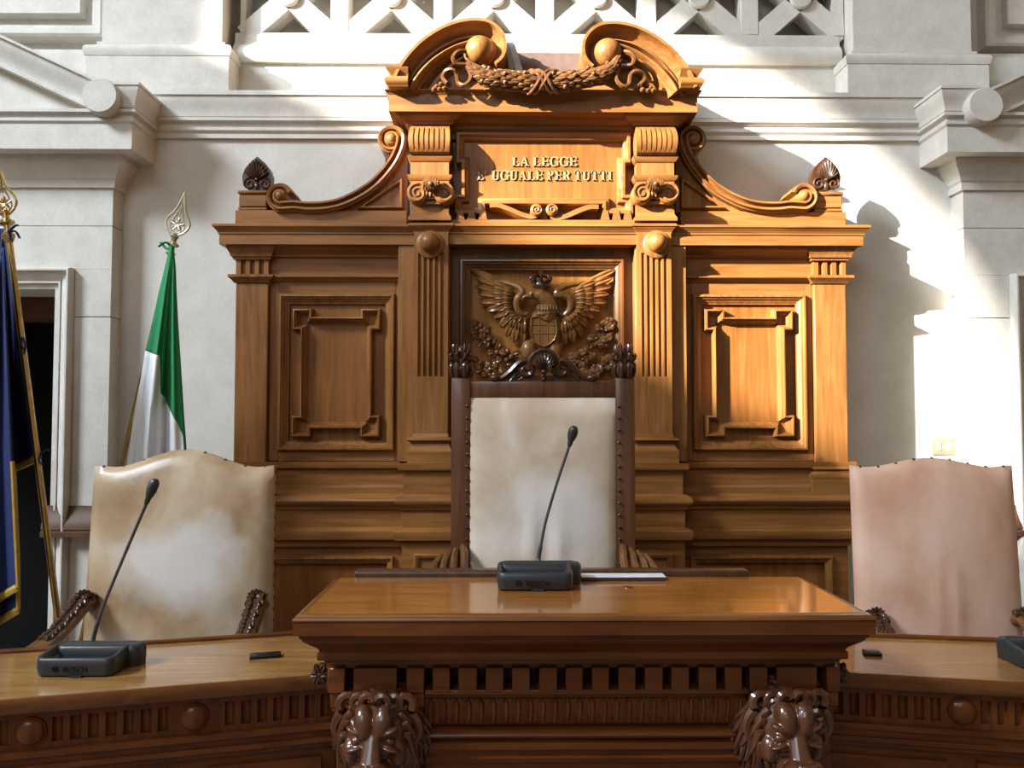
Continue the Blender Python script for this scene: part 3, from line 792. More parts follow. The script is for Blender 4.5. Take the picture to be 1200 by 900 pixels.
# centre bay with the eagle panel ---------------------------------------------
Ybay = 3.55
bx = c_in + .0
ez1 = Z(304, Ybay); ehw = hx(540, 733, 380, Ybay); ez0 = 1.05
bm = NB()
box(bm, D(-c_in - .005), D(-ehw), Ybay, Ybay + .1, .3, zc_bot); box(bm, D(ehw), D(c_in + .005), Ybay, Ybay + .1, .3, zc_bot)
box(bm, D(-ehw), D(ehw), Ybay, Ybay + .1, ez1, zc_bot); box(bm, D(-ehw), D(ehw), Ybay, Ybay + .1, .3, ez0)
obj_each('bay_frame', bm, WC, PAN)
bm = NB(); sweep(bm, rect(D(-ehw), D(ehw), ez0, ez1), FRAME(.045, .03), face(Ybay), closed=True); obj('panel_moulding', bm, WC, PAN)
YE = Ybay + .03
bm = NB(); box(bm, D(-ehw - .01), D(ehw + .01), YE, YE + .05, ez0 - .02, ez1 + .02); obj('eagle_panel', bm, WE, PAN)

# the carved eagle
E = lambda x, y, d=0: P(x, y, YE - d) 
bm = NB()
blob(bm, E(637, 386, .02), (.072, .05, .105), None, 20)
tube(bm, smoothpath([E(638, 374, .04), E(643, 363, .05), E(641, 353, .062), E(634, 347, .07)], 5), [.046 - .0011 * k for k in range(16)], 12)
blob(bm, E(632, 346, .07), (.032, .030, .028)); blob(bm, E(624, 346.5, .076), (.022, .018, .016)); blob(bm, E(625, 342.5, .086), (.018, .010, .006))
tube(bm, smoothpath([E(621, 347, .08), E(616, 347.5, .083), E(612.5, 350, .083), E(612.5, 353.5, .08)], 4), [.0145 - .0010 * k for k in range(13)], 8)
for q in (-1, 1):
    blob(bm, E(634 + q * 14.5, 411, .035), (.036, .04, .05)); tube(bm, [E(634 + q * 14.5, 417, .03), E(634 + q * 17, 434, .03)], .022, 8)
for k in range(-3, 4): blade(bm, E(637 + k * 3, 400, .02), E(637 + k * 6, 436 - abs(k), .012), .028, .012)
eag = obj('carved_eagle', bm, WG, PAN)
remesh(eag, .0045, 1)
bm = NB()      # eye and feather scales
blob(bm, E(623.5, 345.5, .092), (.006, .005, .005))
obj('eye', bm, WD, eag); bm = NB()
for k in range(6):
    for q in (0, 1): blade(bm, E(654 + q * 5 - k * .6, 374 + 5 * k, .05 - q * .02), E(656 + q * 6 - k * .9, 383 + 5 * k, .055 - q * .02), .022, .008, curl=.006, base=.6, n=6)
obj('breast_feathers', bm, WG, eag); bm = NB()
for i in range(5):
    for k in range(-3, 4):
        x = 640 + k * 3.4 + (i % 2) * 1.7; y = 358 + i * 4
        blade(bm, E(x + 1, y - 1, .100 - .010 * i - abs(k) * .009), E(x + 1, y + 5.5, .106 - .010 * i - abs(k) * .009), .016, .005, base=.7, n=5)
obj('neck_feathers', bm, WG, eag)
bm = NB()      # crown
c = E(634, 337, .06)
lathe(bm, [(.034, 0), (.036, .006), (.034, .012), (.033, .02), (.036, .022)], c, 'Z', 20)
for k in range(8):
    a = 2 * PI * k / 8; tube(bm, smoothpath([c + Vector((.034 * math.cos(a), .034 * math.sin(a), .02)), c + Vector((.044 * math.cos(a), .044 * math.sin(a), .04)), c + Vector((.02 * math.cos(a), .02 * math.sin(a), .05)), c + Vector((0, 0, .042))], 4), .005, 6)
    blob(bm, c + Vector((.036 * math.cos(a), .036 * math.sin(a), .028)), .007)
blob(bm, c + Vector((0, 0, .05)), .009); box(bm, c.x - .003, c.x + .003, c.y - .003, c.y + .003, c.z + .05, c.z + .078); box(bm, c.x - .010, c.x + .010, c.y - .003, c.y + .003, c.z + .063, c.z + .069)
obj('crown', bm, WD, eag)
# shield on the breast
bm = NB()
shp = [(622, 372), (630, 370.5), (637, 373), (644, 370.5), (652, 372), (653.5, 388), (651, 398), (645, 404), (637, 408), (629, 404), (623, 398), (620.5, 388)]
q = [(E(x, y, .06).x, E(x, y, .06).z) for x, y in shp]
prism(bm, q, face(YE - .068), -.02, .004)
sweep(bm, q[::-1], [(0, -.01), (0, .008), (-.003, .011), (-.007, .008), (-.007, -.01)], face(YE - .068), closed=True)
for x in (632, 642):
    v = [E(x, y, .07) for y in (372, 385, 405)]; tube(bm, [Vector((p.x, YE - .0725, p.z)) for p in v], .0022, 5)
for y in (381, 391):
    v = [E(x, y, .07) for x in (622, 637, 652)]; tube(bm, [Vector((p.x, YE - .0725, p.z)) for p in v], .0022, 5)
blob(bm, E(637, 368, .075), (.03, .015, .012))
obj('shield', bm, WG, eag)
# wings
tips = [(721, 317), (717, 326), (717, 336), (713, 345), (711, 355), (704, 365), (696, 373), (688, 384), (681, 395), (672, 402), (662, 406)]
bases = [(672, 341), (673, 343), (675, 346), (676, 350), (677, 355), (676, 360), (675, 364), (672, 367), (669, 369), (665, 371), (660, 372)]
for s in (-1, 1):
    m = (lambda x, y: (x, y)) if s > 0 else (lambda x, y: (1274 - x, y))
    bm = NB()
    for k, (t, b) in enumerate(zip(tips, bases)):
        blade(bm, E(*m(*b), .028), E(*m(*t), .02 + .008 * (k % 2)), .034 + .004 * (k > 5), .013, curl=.03, base=.45, n=9)
    for k, (t, b) in enumerate(zip(tips, bases)):
        tt = (b[0] + (t[0] - b[0]) * .55, b[1] + (t[1] - b[1]) * .55 + 2)
        blade(bm, E(*m(*b), .05), E(*m(*tt), .04), .030, .012, curl=.026, base=.5)
    for k in range(9):
        b = bases[k + 1]; a = bases[k]; t = tips[k]
        tt = (b[0] + (t[0] - b[0]) * .28, b[1] + (t[1] - b[1]) * .28 + 2)
        blade(bm, E(*m(b[0] - 2, b[1]), .06), E(*m(*tt), .055), .026, .012, curl=.02, base=.6, n=5)
    lead = smoothpath([E(*m(655, 367), .05), E(*m(661, 368.5), .055), E(*m(667, 364), .06), E(*m(669, 356), .062), E(*m(667, 349), .064), E(*m(662, 343.5), .062), E(*m(666, 337), .056), E(*m(678, 332.5), .05), E(*m(696, 328), .04), E(*m(716, 319), .028)] if s < 0 else [E(*m(654, 368), .05), E(*m(661, 369), .055), E(*m(667, 364), .06), E(*m(669, 356), .062), E(*m(666, 349), .064), E(*m(659, 346), .066), E(*m(653, 346), .066), E(*m(654, 340), .062), E(*m(664, 335), .056), E(*m(678, 332), .05), E(*m(696, 328), .04), E(*m(716, 319), .028)], 4)
    n = len(lead); tube(bm, lead, [.007 + .010 * math.sin(PI * min(1, i / n * 1.15)) ** .7 if i < n * .86 else .009 * (1 - i / n) / .14 + .003 for i in range(n)], 9)
    wg = obj('wing', bm, WG, eag)
# oak and laurel branches
for s in (-1, 1):
    m = (lambda x, y: (x, y)) if s > 0 else (lambda x, y: (1274 - x, y))
    bm = NB()
    tube(bm, smoothpath([E(*m(650, 428), .02), E(*m(672, 420), .025), E(*m(692, 408), .025), E(*m(706, 390), .02), E(*m(711, 376), .015)], 5), [.011 - .0003 * i for i in range(21)], 7)
    spots = [(706, 384), (712, 380), (700, 398), (708, 400), (692, 412), (683, 420), (676, 416), (698, 426), (706, 432), (712, 426), (690, 432), (700, 438), (712, 390), (672, 428)]
    for (x, y) in spots:
        for j in range(4):
            a = random.uniform(0, 2 * PI); ln = random.uniform(8, 13)
            blade(bm, E(*m(x, y), .03), E(*m(x + ln * math.cos(a), y + ln * math.sin(a)), random.uniform(.015, .05)), .034, .010, curl=.014, base=.3, n=8, lobes=3 if s < 0 else 0)
        blob(bm, E(*m(x + random.uniform(-3, 3), y + random.uniform(-3, 3)), .045), (.011, .012, .013) if s < 0 else (.008, .009, .008), None, 8)
    obj('oak_branch' if s < 0 else 'laurel_branch', bm, WC, eag)

# entablature and inscription stage --------------------------------------------
zA1 = Z(133, 3.40)
Yin = 3.505
uw = hx(529, 742, 200, 3.46) + .03
bm = NB(); box(bm, D(-uw), D(uw), Yin + .02, YW - .003, zc_top - .01, zA1 + .06); obj('attic_board', bm, WV, PAN)
# stepped mouldings above the motto
za = lambda p: Z(p, Yin)
hI = hx(545, 726, 160, Yin)
bm = NB()
sweep(bm, [(D(-uw), Yin), (D(uw), Yin)], [(-.03, za(164)), (.004, za(164)), (.01, za(161)), (.01, za(159)), (.02, za(156)), (.03, za(154)), (.03, za(150)), (.05, za(147)), (.06, za(143)), (.06, za(139)), (.085, za(136)), (.085, zA1 + .05), (-.03, zA1 + .05)], plan)
obj('stepped_moulding', bm, WH, PAN)
# motto field
bm = NB(); box(bm, X(540, 200, Yin), X(733, 200, Yin), Yin, Yin + .04, za(245), za(160)); fld = obj('motto_panel', bm, WP, PAN)
pts = [(540, 163), (734, 163), (734, 187), (737, 187), (737, 248), (713, 248), (713, 238), (562, 238), (562, 248), (537, 248), (537, 187), (540, 187)]
pts = [(541, 163.5), (732, 163.5), (732, 188), (726, 188), (726, 236), (735, 236), (735, 247), (711, 247), (711, 236), (563, 236), (563, 247), (539, 247), (539, 236), (547, 236), (547, 188), (541, 188)]
pp = [(X(x, y, Yin), za(y)) for x, y in pts][::-1]
bm = NB(); sweep(bm, pp, [(.022, 0), (.022, .03), (.018, .036), (.008, .036), (.004, .026), (-.004, .022), (-.010, .012), (-.012, 0)], face(Yin), closed=True)
obj('motto_frame', bm, WH, fld)
# gilt letters, drawn as roman capitals with serifs
def glyph(bm, ch, x, z, h, w_, fn):
    st = .20 * h; th = .085 * h; sf = .07 * h
    def bar(x0, x1, z0, z1): prism(bm, [(x + x0, z + z0), (x + x1, z + z0), (x + x1, z + z1), (x + x0, z + z1)], fn, 0, .004)
    def quad(*p): prism(bm, [(x + a, z + b) for a, b in p], fn, 0, .004)
    def stem(x0, wd=None):
        wd = wd or st
        bar(x0, x0 + wd, 0, h); bar(x0 - .09 * h, x0 + wd + .09 * h, 0, sf); bar(x0 - .09 * h, x0 + wd + .09 * h, h - sf, h)
    def arc(cx, cz, rx, rz, a0, a1, t0, t1, n=12):
        out, inn = [], []
        for i in range(n + 1):
            a = a0 + (a1 - a0) * i / n; tt = t0 + (t1 - t0) * abs(math.cos(a))
            out.append((cx + rx * math.cos(a), cz + rz * math.sin(a))); inn.append((cx + (rx - tt) * math.cos(a), cz + (rz - t0) * math.sin(a)))
        for i in range(n): quad(out[i], out[i + 1], inn[i + 1], inn[i])
    e = .09 * h
    if ch == 'I': stem((w_ - st) / 2)
    elif ch == 'L': stem(e); bar(e, w_, 0, sf); bar(w_ - .08 * h, w_, 0, .3 * h)
    elif ch == 'E':
        stem(e); bar(e, w_, 0, sf); bar(e, w_ - .04 * h, h - sf, h); bar(e, w_ - .12 * h, h * .48, h * .48 + sf)
        bar(w_ - .07 * h, w_, 0, .27 * h); bar(w_ - .11 * h, w_ - .04 * h, h * .76, h); bar(w_ - .17 * h, w_ - .11 * h, h * .4, h * .63)
    elif ch == 'T': stem((w_ - st) / 2); bar(0, w_, h - sf, h); bar(0, .07 * h, h * .72, h); bar(w_ - .07 * h, w_, h * .72, h)
    elif ch == 'A':
        quad((.06 * h, 0), (.06 * h + th, 0), (w_ * .52, h), (w_ * .46, h)); quad((w_ - .08 * h - st, 0), (w_ - .08 * h, 0), (w_ * .56, h), (w_ * .42, h))
        bar(w_ * .22, w_ * .74, .3 * h, .3 * h + sf); bar(0, .26 * h, 0, sf); bar(w_ - .36 * h, w_ + .02 * h, 0, sf)
    elif ch == 'U':
        bar(e, e + st, .28 * h, h); bar(w_ - e - th, w_ - e, .28 * h, h); bar(0, st + 2 * e, h - sf, h); bar(w_ - 2.4 * e - th, w_, h - sf, h)
        arc((w_) / 2, .30 * h, w_ / 2 - e, .30 * h, PI, 2 * PI, th, st * .8)
    elif ch == 'P' or ch == 'R':
        stem(e); arc(w_ * .5, h * .74, w_ * .42, h * .26, -PI / 2, PI / 2, sf, st)
        bar(e, w_ * .5, h - sf, h); bar(e, w_ * .5, h * .48, h * .48 + sf)
        if ch == 'R': quad((w_ * .45, h * .5), (w_ * .45 + st, h * .5), (w_ + .02 * h, 0), (w_ - st * .95, 0)); bar(w_ - st, w_ + .08 * h, 0, sf)
    elif ch == 'G':
        arc(w_ * .5, h * .5, w_ * .5, h * .51, PI * .22, PI * 1.78, th, st, 20); bar(w_ - .08 * h - st * .8, w_ - .06 * h, .06 * h, .45 * h); bar(w_ - .4 * h, w_ + .03 * h, .42 * h, .42 * h + sf)
        bar(w_ - .12 * h, w_ - .05 * h, .68 * h, .93 * h)
    elif ch == "'": quad((.02 * h, .6 * h), (.10 * h, .6 * h), (.2 * h, h), (.04 * h, h))
WID = {'I': .5, 'L': .78, 'E': .78, 'T': .82, 'A': .92, 'U': .86, 'P': .76, 'R': .84, 'G': .92, "'": .24}
bm = NB()
hL = za(184) - za(195.2)
for txt, a, b, base in (('LA', 600, 619.6, 195.2), ('LEGGE', 624.5, 676, 195.2), ("E'", 559, 570, 211.6), ('UGUALE', 576, 636, 211.6), ('PER', 641, 668, 211.6), ('TUTTI', 672.6, 717, 211.6)):
    x0, x1 = X(a, 200, Yin), X(b, 200, Yin)
    tot = sum(WID[c] for c in txt) + .1 * (len(txt) - 1); k = (x1 - x0) / tot
    xx = x0
    for c in txt:
        glyph(bm, c, xx, za(base), hL, WID[c] * k, face(Yin - .002)); xx += (WID[c] + .1) * k
    # pins that hold the letters off the board
    box(bm, x0 + .02, x0 + .024, Yin - .003, Yin + .005, za(base) + hL * .4, za(base) + hL * .4 + .004)
let = obj('motto_lettering', bm, M_LETTER, fld); let['label'] = 'gilt capital letters reading LA LEGGE E UGUALE PER TUTTI'
# guttae and little swan-neck under the motto
bm = NB()
for x0 in (535, 548, 561, 703, 716, 729):
    a, b = X(x0, 255, Yin), X(x0 + 10, 255, Yin)
    prism(bm, [(a, za(260)), (b, za(260)), (b - .008, za(249)), (a + .008, za(249))], face(Yin), -.02, .04)
for s in (-1, 1):
    m = (lambda x: x) if s > 0 else (lambda x: 1274 - x)
    pth = smoothpath([(X(m(x), y, Yin), 0, za(y)) for x, y in ((700, 245), (690, 245), (678, 249), (664, 255), (652, 258), (645, 256))], 4)
    sweep(bm, [(v.x, v.z) for v in pth], [(-.012, -.01), (-.012, .05), (.006, .05), (.012, .03), (.012, -.01)], face(Yin))
    c = (X(m(646), 250, Yin), Yin - .03, za(250)); lathe(bm, [(.026, -.03), (.026, .03), (.02, .036), (.001, .036)], c, 'Y', 20)
    tube(bm, spiral((c[0], c[2]), .022, .004, 0, 1.6 * s, 26, c[1] - .037), .0035, 6)
prism(bm, [(X(632, 250, Yin), za(259)), (X(642, 250, Yin), za(259)), (X(637, 250, Yin), za(246))], face(Yin), -.02, .03)
obj('swan_neck_ornament', bm, WH, fld)
bm = NB(); sweep(bm, [(D(-uw), Yin), (D(uw), Yin)], [(-.02, zc_top - .005), (.05, zc_top - .005), (.05, za(261)), (.03, za(259.5)), (-.02, za(259.5))], plan); obj('sill_moulding', bm, WH, PAN)
# top cornice
ow = hx(480, 795, 150, 3.46)
Yt = 3.45
plan_t = [(D(x), y) for x, y in [(-ow, YW - .005), (-ow, Yt), (ow, Yt), (ow, YW - .005)]]
z0t, z1t = Z(132, 3.39), Z(106, 3.375)
zbd = Z(148, 3.46)
prof = [(-.10, z0t), (.070, z0t), (.070, Z(113, 3.39)), (.074, Z(112, 3.39)), (.078, Z(109, 3.38)), (.086, Z(107, 3.375)), (.086, z1t), (-.10, z1t)]
bm = NB(); sweep(bm, plan_t, prof, plan); box(bm, D(-ow + .05), D(ow - .05), Yt + .05, YW - .005, z0t, z1t)
obj('top_cornice', bm, WH, PAN)
bm = NB()       # cap blocks over the brackets
for s in (-1, 1):
    a, b = sorted((AX + s * hx(480, 795, 150, 3.46), AX + s * hx(530, 741, 150, 3.46)))
    path = [(a + .012, YW - .01), (a + .012, Yt), (b - .012, Yt), (b - .012, Yin)] if s < 0 else [(a + .012, Yin), (a + .012, Yt), (b - .012, Yt), (b - .012, YW - .01)]
    h = z0t - zbd
    sweep(bm, path, [(-.03, zbd - .002), (.014, zbd - .002), (.02, zbd + h * .2), (.02, zbd + h * .3)] + cyma((.026, zbd + h * .35), (.05, zbd + h * .85), 5) + [(.054, zbd + h * .86), (.054, z0t + .002), (-.03, z0t + .002)], plan)
obj_each('cap_moulding', bm, WH, PAN)

# pediment -----------------------------------------------------------------------
Ype = 3.37
tymp = []
def ped(s):
    m = (lambda x: x) if s < 0 else (lambda x: 1274 - x)
    dy = 0 if s < 0 else 3
    raw = [(472, 108), (476, 97), (482, 86.5), (490, 76), (499, 66.5), (509, 58.5), (520, 51.5), (532, 46), (544, 42.5), (556, 41), (567, 42), (575, 46), (580.5, 53), (582, 61), (580, 68.5), (574.5, 73.5)]
    # the curve above is the centre of the outer half of the band
    pth = smoothpath([(X(m(x), y + dy, Ype), 0, Z(y + dy, Ype)) for x, y in raw], 4)
    pts = [(v.x, v.z) for v in pth]
    q = 1 if s < 0 else -1        # right of travel is the inner (lower) side on the left arc
    sc = Ype / F
    n = len(pts)
    bm = NB()
    # profile narrows along the path: two sweeps, outer fillet band and inner torus band
    out = [(-12, -110), (-12, 18), (-8.5, 18), (-7.5, 12)] + [(-7, 10), (-4, 4), (0, 1), (3, 3)] + [(4, 6), (5, 6), (5, -110)]
    sweep(bm, pts, [(o * sc * q, h * .0035 if h > 0 else h * .0024) for o, h in out], face(Ype))
    arc = obj('pediment_scroll', bm, WH, PAN)
    raw2 = [(484, 108), (488, 100), (494, 91.5), (501, 83.5), (509.5, 75.5), (519, 68.5), (530, 62), (541, 57.5), (552, 54.5), (562, 54)]
    pth = smoothpath([(X(m(x), y + dy, Ype), 0, Z(y + dy, Ype)) for x, y in raw2], 4)
    pts2 = [(v.x, v.z) for v in pth]; n2 = len(pts2)
    bm = NB(); rings = []
    prof2 = [(-6, -60), (-6, 4)] + bulge((-5, 8), (3, 8), -5, 6) + [(4, 3), (6, 2), (9, -6), (14, -9), (15, -2), (20, -2), (20, -60)]
    V = [Vector(p) for p in pts2]
    for i in range(n2):
        t = (V[min(i + 1, n2 - 1)] - V[max(0, i - 1)]).normalized(); nr = Vector((t.y, -t.x)) * q
        f = 1 - .72 * (i / (n2 - 1)) ** 1.5
        rings.append([bm.verts.new(face(Ype)(V[i] + nr * o * sc * (f if o > -5.5 else 1), h * .0035 if h > -20 else h * .0024)) for o, h in prof2])
    k = len(prof2)
    for a, b in zip(rings, rings[1:]):
        for j in range(k): bm.faces.new((a[j], a[(j + 1) % k], b[(j + 1) % k], b[j]))
    bm.faces.new(rings[0]); bm.faces.new(rings[-1])
    obj('inner_roll', bm, WH, arc)
    # horizontal return at the foot
    bm = NB()
    a, b = sorted((X(m(454.5), 98, Ype), X(m(480), 98, Ype)))
    za = lambda p: Z(p, Ype)
    path = [(a, YW - .2), (a, Ype), (b, Ype)] if s < 0 else [(a, Ype), (b, Ype), (b, YW - .2)]
    zz = 88
    if s < 0: path = [(a + .02, YW - .2), (a + .02, Ype - .045), (b, Ype - .045)]
    else: path = [(a, Ype - .045), (b - .02, Ype - .045), (b - .02, YW - .2)]
    sweep(bm, path, [(-.08, za(108)), (.01, za(108))] + bulge((.012, za(107)), (.016, za(97)), .012, 6) + [(.0, za(96)), (.006, za(92)), (.018, za(89)), (.022, za(86.5)), (-.08, za(86.5))], plan)
    obj('pediment_foot', bm, WH, arc)
    # ball in the eye of the scroll
    c = P(m(562), 60 + dy, Ype - .02); r = 17 * sc
    bm = NB(); lathe(bm, [(r, -.14), (r, 0), (r * .97, .018), (r * .86, .034), (r * .66, .05), (r * .36, .06), (.001, .064)], c, 'Y', 36)
    tube(bm, [Vector((c.x + r * 1.04 * math.cos(2 * PI * k / 40), c.y + .004, c.z + r * 1.04 * math.sin(2 * PI * k / 40))) for k in range(41)], .006, 7, cap=False)
    obj('scroll_ball', bm, WV, arc)
    # tympanum board behind
    ty = [(500, 109), (498, 98), (510, 84), (525, 72), (545, 62), (562, 58), (578, 62), (582, 72), (598, 88), (637, 100), (637, 109)]
    bm = NB(); prism(bm, [(X(m(x), y, Ype + .05), Z(y, Ype + .05)) for x, y in ty], face(Ype + .05), -.1, 0)
    obj('tympanum', bm, WH, PAN)
    # fluttering ribbons
    bm = NB(); Yr = Ype - .025
    R = lambda x, y, d=0: P(m(x), y + dy * .5, Yr - d)
    tube(bm, smoothpath([R(560, 80), R(548, 76, .01), R(535, 75, .02), R(531, 68, .03), R(536, 61, .03), R(546, 60, .01), R(550, 64)], 6), [.009] * 37, 6, 1.6, (0, -1, 0))
    tube(bm, smoothpath([R(558, 82), R(549, 79, .02), R(552, 88, .03), R(550, 95, .03), R(543, 100, .03), R(537, 97, .02), R(535, 87, .03), R(530, 82, .04), R(522, 84, .03), R(519, 91, .02), R(524, 98, .02)], 6), [.009] * 61, 6, 1.6, (0, -1, 0))
    for x, y in ((512, 102), (517, 99), (509, 105), (515, 105), (526, 99), (521, 104)): blob(bm, R(x, y, .005), (.013, .016, .011), None, 8)
    obj('ribbon', bm, WC, PAN)
both(ped)
# laurel garland
bm = NB(); Yg = 3.32
cen = smoothpath([P(x, y, Yg) for x, y in ((557, 83), (565, 88), (578, 92), (595, 94), (615, 96), (637, 97), (658, 95.5), (680, 93), (697, 90), (710, 85), (717, 79))], 6)
n = len(cen); rad = [.012 + .019 * math.sin(PI * i / (n - 1)) ** .6 for i in range(n)]
tube(bm, cen, rad, 12)
gar = obj('garland', bm, WC, PAN)
bm = NB()
rg = random.Random(5)
for i in range(1, n - 1, 2):
    t = (cen[i + 1] - cen[i - 1]).normalized(); sg = 1 if i > n / 2 else -1
    for j in range(8):
        a = 2 * PI * (j + .5 * ((i // 2) % 2)) / 8
        nrm_ = Vector((0, -math.cos(a), math.sin(a)))
        if nrm_.y > .6: continue
        b = cen[i] + nrm_ * rad[i] * .93; e = b + t * sg * rg.uniform(.040, .052) + nrm_ * rg.uniform(.002, .009)
        blade(bm, b, e, .021, .006, nrm_, .005, .3, 7)
for k in range(14):
    i = rg.randint(3, n - 4); a = rg.uniform(-1.3, 1.3); nrm_ = Vector((0, -math.cos(a), math.sin(a)))
    blob(bm, cen[i] + nrm_ * (rad[i] + .012), .0095, None, 8)
obj('laurel_leaves', bm, WC, gar)
bm = NB()
for q in (-1, 1):
    for o in (-.012, .012):
        i0, i1 = n // 2 - 4, n // 2 + 4
        pts = []
        for k in range(13):
            a = -1.7 + 3.4 * k / 12; f = k / 12 if q > 0 else 1 - k / 12
            c = cen[i0].lerp(cen[i1], f); pts.append(Vector((c.x + o, c.y - math.cos(a) * (rad[n // 2] + .014), c.z + math.sin(a) * (rad[n // 2] + .014))))
        tube(bm, pts, .007, 6)
obj('garland_binding', bm, WC, gar)
# back board that shows between the scrolls
bm = NB(); box(bm, X(590, 72, 3.5), X(690, 72, 3.5), 3.49, 3.51, z1t, Z(63, 3.5)); obj('gap_board', bm, M_FELT, PAN)
bm = NB()
a0, b0 = P(594, 49, 3.42), P(604, 84, 3.42)
prism(bm, [(P(x, y, 3.42).x, P(x, y, 3.42).z) for x, y in ((592, 50), (602.5, 49), (614, 86), (598, 92))], face(3.42), -.02, 0)
prism(bm, [(P(x, y, 3.41).x, P(x, y, 3.41).z) for x, y in ((596, 50), (602, 50), (612, 86), (605, 88))], face(3.42), 0, .012)
box(bm, P(602, 86, 3.43).x, P(610, 86, 3.43).x, 3.42, 3.44, z1t, P(602, 80, 3.43).z)
tag(obj('slanted_board', bm, M_GREY, origin=(P(602, 86, 3.43).x, 3.43, z1t)), 'narrow pale grey slanted board behind the left pediment scroll', 'board')

# =================================================================== CENTRAL HIGH-BACKED CHAIR
YC = 2.95
zseat = .50
ch0 = P(636, 560, YC)
CH = root('armchair', (ch0.x, YC - .2, 0), 'tall dark walnut armchair with cream hide back and carved finials behind the raised desk', 'chair', 'leather armchairs behind the bench')
cl, cr_ = X(549, 560, YC), X(723, 560, YC)
pl0, pr1 = X(529, 560, YC), X(743, 560, YC)
ztopp = Z(443, YC)
for a, b in ((pl0, cl + .008), (cr_ - .008, pr1)):
    bm = NB(); box(bm, a, b, YC - .03, YC + .045, 0, ztopp, .006); post = obj('back_post', bm, WCH, CH)
    c = Vector(((a + b) / 2, YC, ztopp)); bm = NB()
    hF = Z(403, YC) - ztopp
    lathe(bm, [(.022, -.004), (.028, .004), (.037, .018), (.038, .032), (.030, .050), (.020, .060), (.016, .07)], c, 'Z', 20)
    for k in range(8):
        aa = 2 * PI * (k + .5) / 8; d = Vector((math.cos(aa), math.sin(aa), 0))
        blade(bm, c + d * .034 + Vector((0, 0, .002)), c + d * .034 + Vector((0, 0, .056)), .022, .006, d, .007, .6, 7)
        blade(bm, c + d * .018 + Vector((0, 0, .050)), c + d * .040 + Vector((0, 0, .083)), .022, .006, d + Vector((0, 0, -.3)), .008, .5, 8, 2)
        blob(bm, c + d * .039 + Vector((0, 0, .082)), .006, None, 8)
    for k in range(6):
        aa = 2 * PI * k / 6; d = Vector((math.cos(aa), math.sin(aa), 0))
        blade(bm, c + d * .014 + Vector((0, 0, .065)), c + d * .024 + Vector((0, 0, hF)), .020, .006, d, .008, .5, 8, 2)
    blob(bm, c + Vector((0, 0, .085)), (.016, .016, .03))
    obj('finial', bm, WD, post)
bm = NB(); box(bm, cl - .002, cr_ + .002, YC - .022, YC + .03, Z(466.5, YC), Z(447, YC), .004); rail = obj('top_rail', bm, WCH, CH)
bm = NB(); box(bm, cl, cr_, YC - .015, YC + .03, .42, .56, .004); obj('lower_rail', bm, WCH, CH)
def cushion(bm, left, right, bottom, top, y0, thick, bulge_, nu=24, nv=28, tilt=0.0, creases=()):
    fr = []; bk = []
    for j in range(nv + 1):
        v = j / nv; r1 = []; r2 = []
        for i in range(nu + 1):
            u = i / nu
            xl, xr = left(v), right(v); x = xl + (xr - xl) * u
            z = bottom(u) + (top(u) - bottom(u)) * v
            e = (1 - abs(2 * u - 1) ** 5) * (1 - abs(2 * v - 1) ** 6)
            dy = thick * (e ** .5) * .55 + bulge_ * (1 - (2 * u - 1) ** 2) * (1 - (2 * v - 1) ** 2)
            for cu, cv, su, sv, am in creases: dy += am * math.exp(-((u - cu) / su) ** 2 - ((v - cv) / sv) ** 2)
            yy = y0 + tilt * (v - .0)
            r1.append(bm.verts.new((x, yy - dy - thick * .1, z))); r2.append(bm.verts.new((x, yy + thick * .4, z)))
        fr.append(r1); bk.append(r2)
    for G in (fr, bk):
        for j in range(nv):
            for i in range(nu): bm.faces.new((G[j][i], G[j][i + 1], G[j + 1][i + 1], G[j + 1][i]))
    for i in range(nu):
        bm.faces.new((fr[0][i], fr[0][i + 1], bk[0][i + 1], bk[0][i])); bm.faces.new((fr[nv][i], fr[nv][i + 1], bk[nv][i + 1], bk[nv][i]))
    for j in range(nv):
        bm.faces.new((fr[j][0], fr[j + 1][0], bk[j + 1][0], bk[j][0])); bm.faces.new((fr[j][nu], fr[j + 1][nu], bk[j + 1][nu], bk[j][nu]))
bm = NB(); zt = Z(466, YC)
cushion(bm, lambda v: cl - .004, lambda v: cr_ + .002, lambda u: .55, lambda u: zt, YC - .015, .045, .02, creases=[(.42, .42, .03, .12, .012), (.52, .40, .03, .14, -.010), (.6, .42, .03, .12, .012), (.33, .3, .05, .1, .006)])
lb = obj('leather_back', bm, L_CREAM, CH, 60)
# nails down the sides of the leather
bm = NB(); blob(bm, (0, 0, 0), (.005, .005, .005), None, 8); nail0 = None
def nails(pts, parent):
    global nail0
    for p in pts:
        loc = Vector(p) - OFF[parent]
        if nail0 is None:
            bmn = NB(); blob(bmn, (0, 0, 0), (.0055, .0055, .0055), None, 8)
            nail0 = obj('nail', bmn, M_NAIL); nail0.parent = parent; nail0.location = loc
        else: share(nail0, 'nail', parent, loc)
bm.free()
nails([(cl - .004, YC - .033, zt - .03 - .042 * k) for k in range(15)] + [(cr_ + .003, YC - .033, zt - .03 - .042 * k) for k in range(15)], CH)
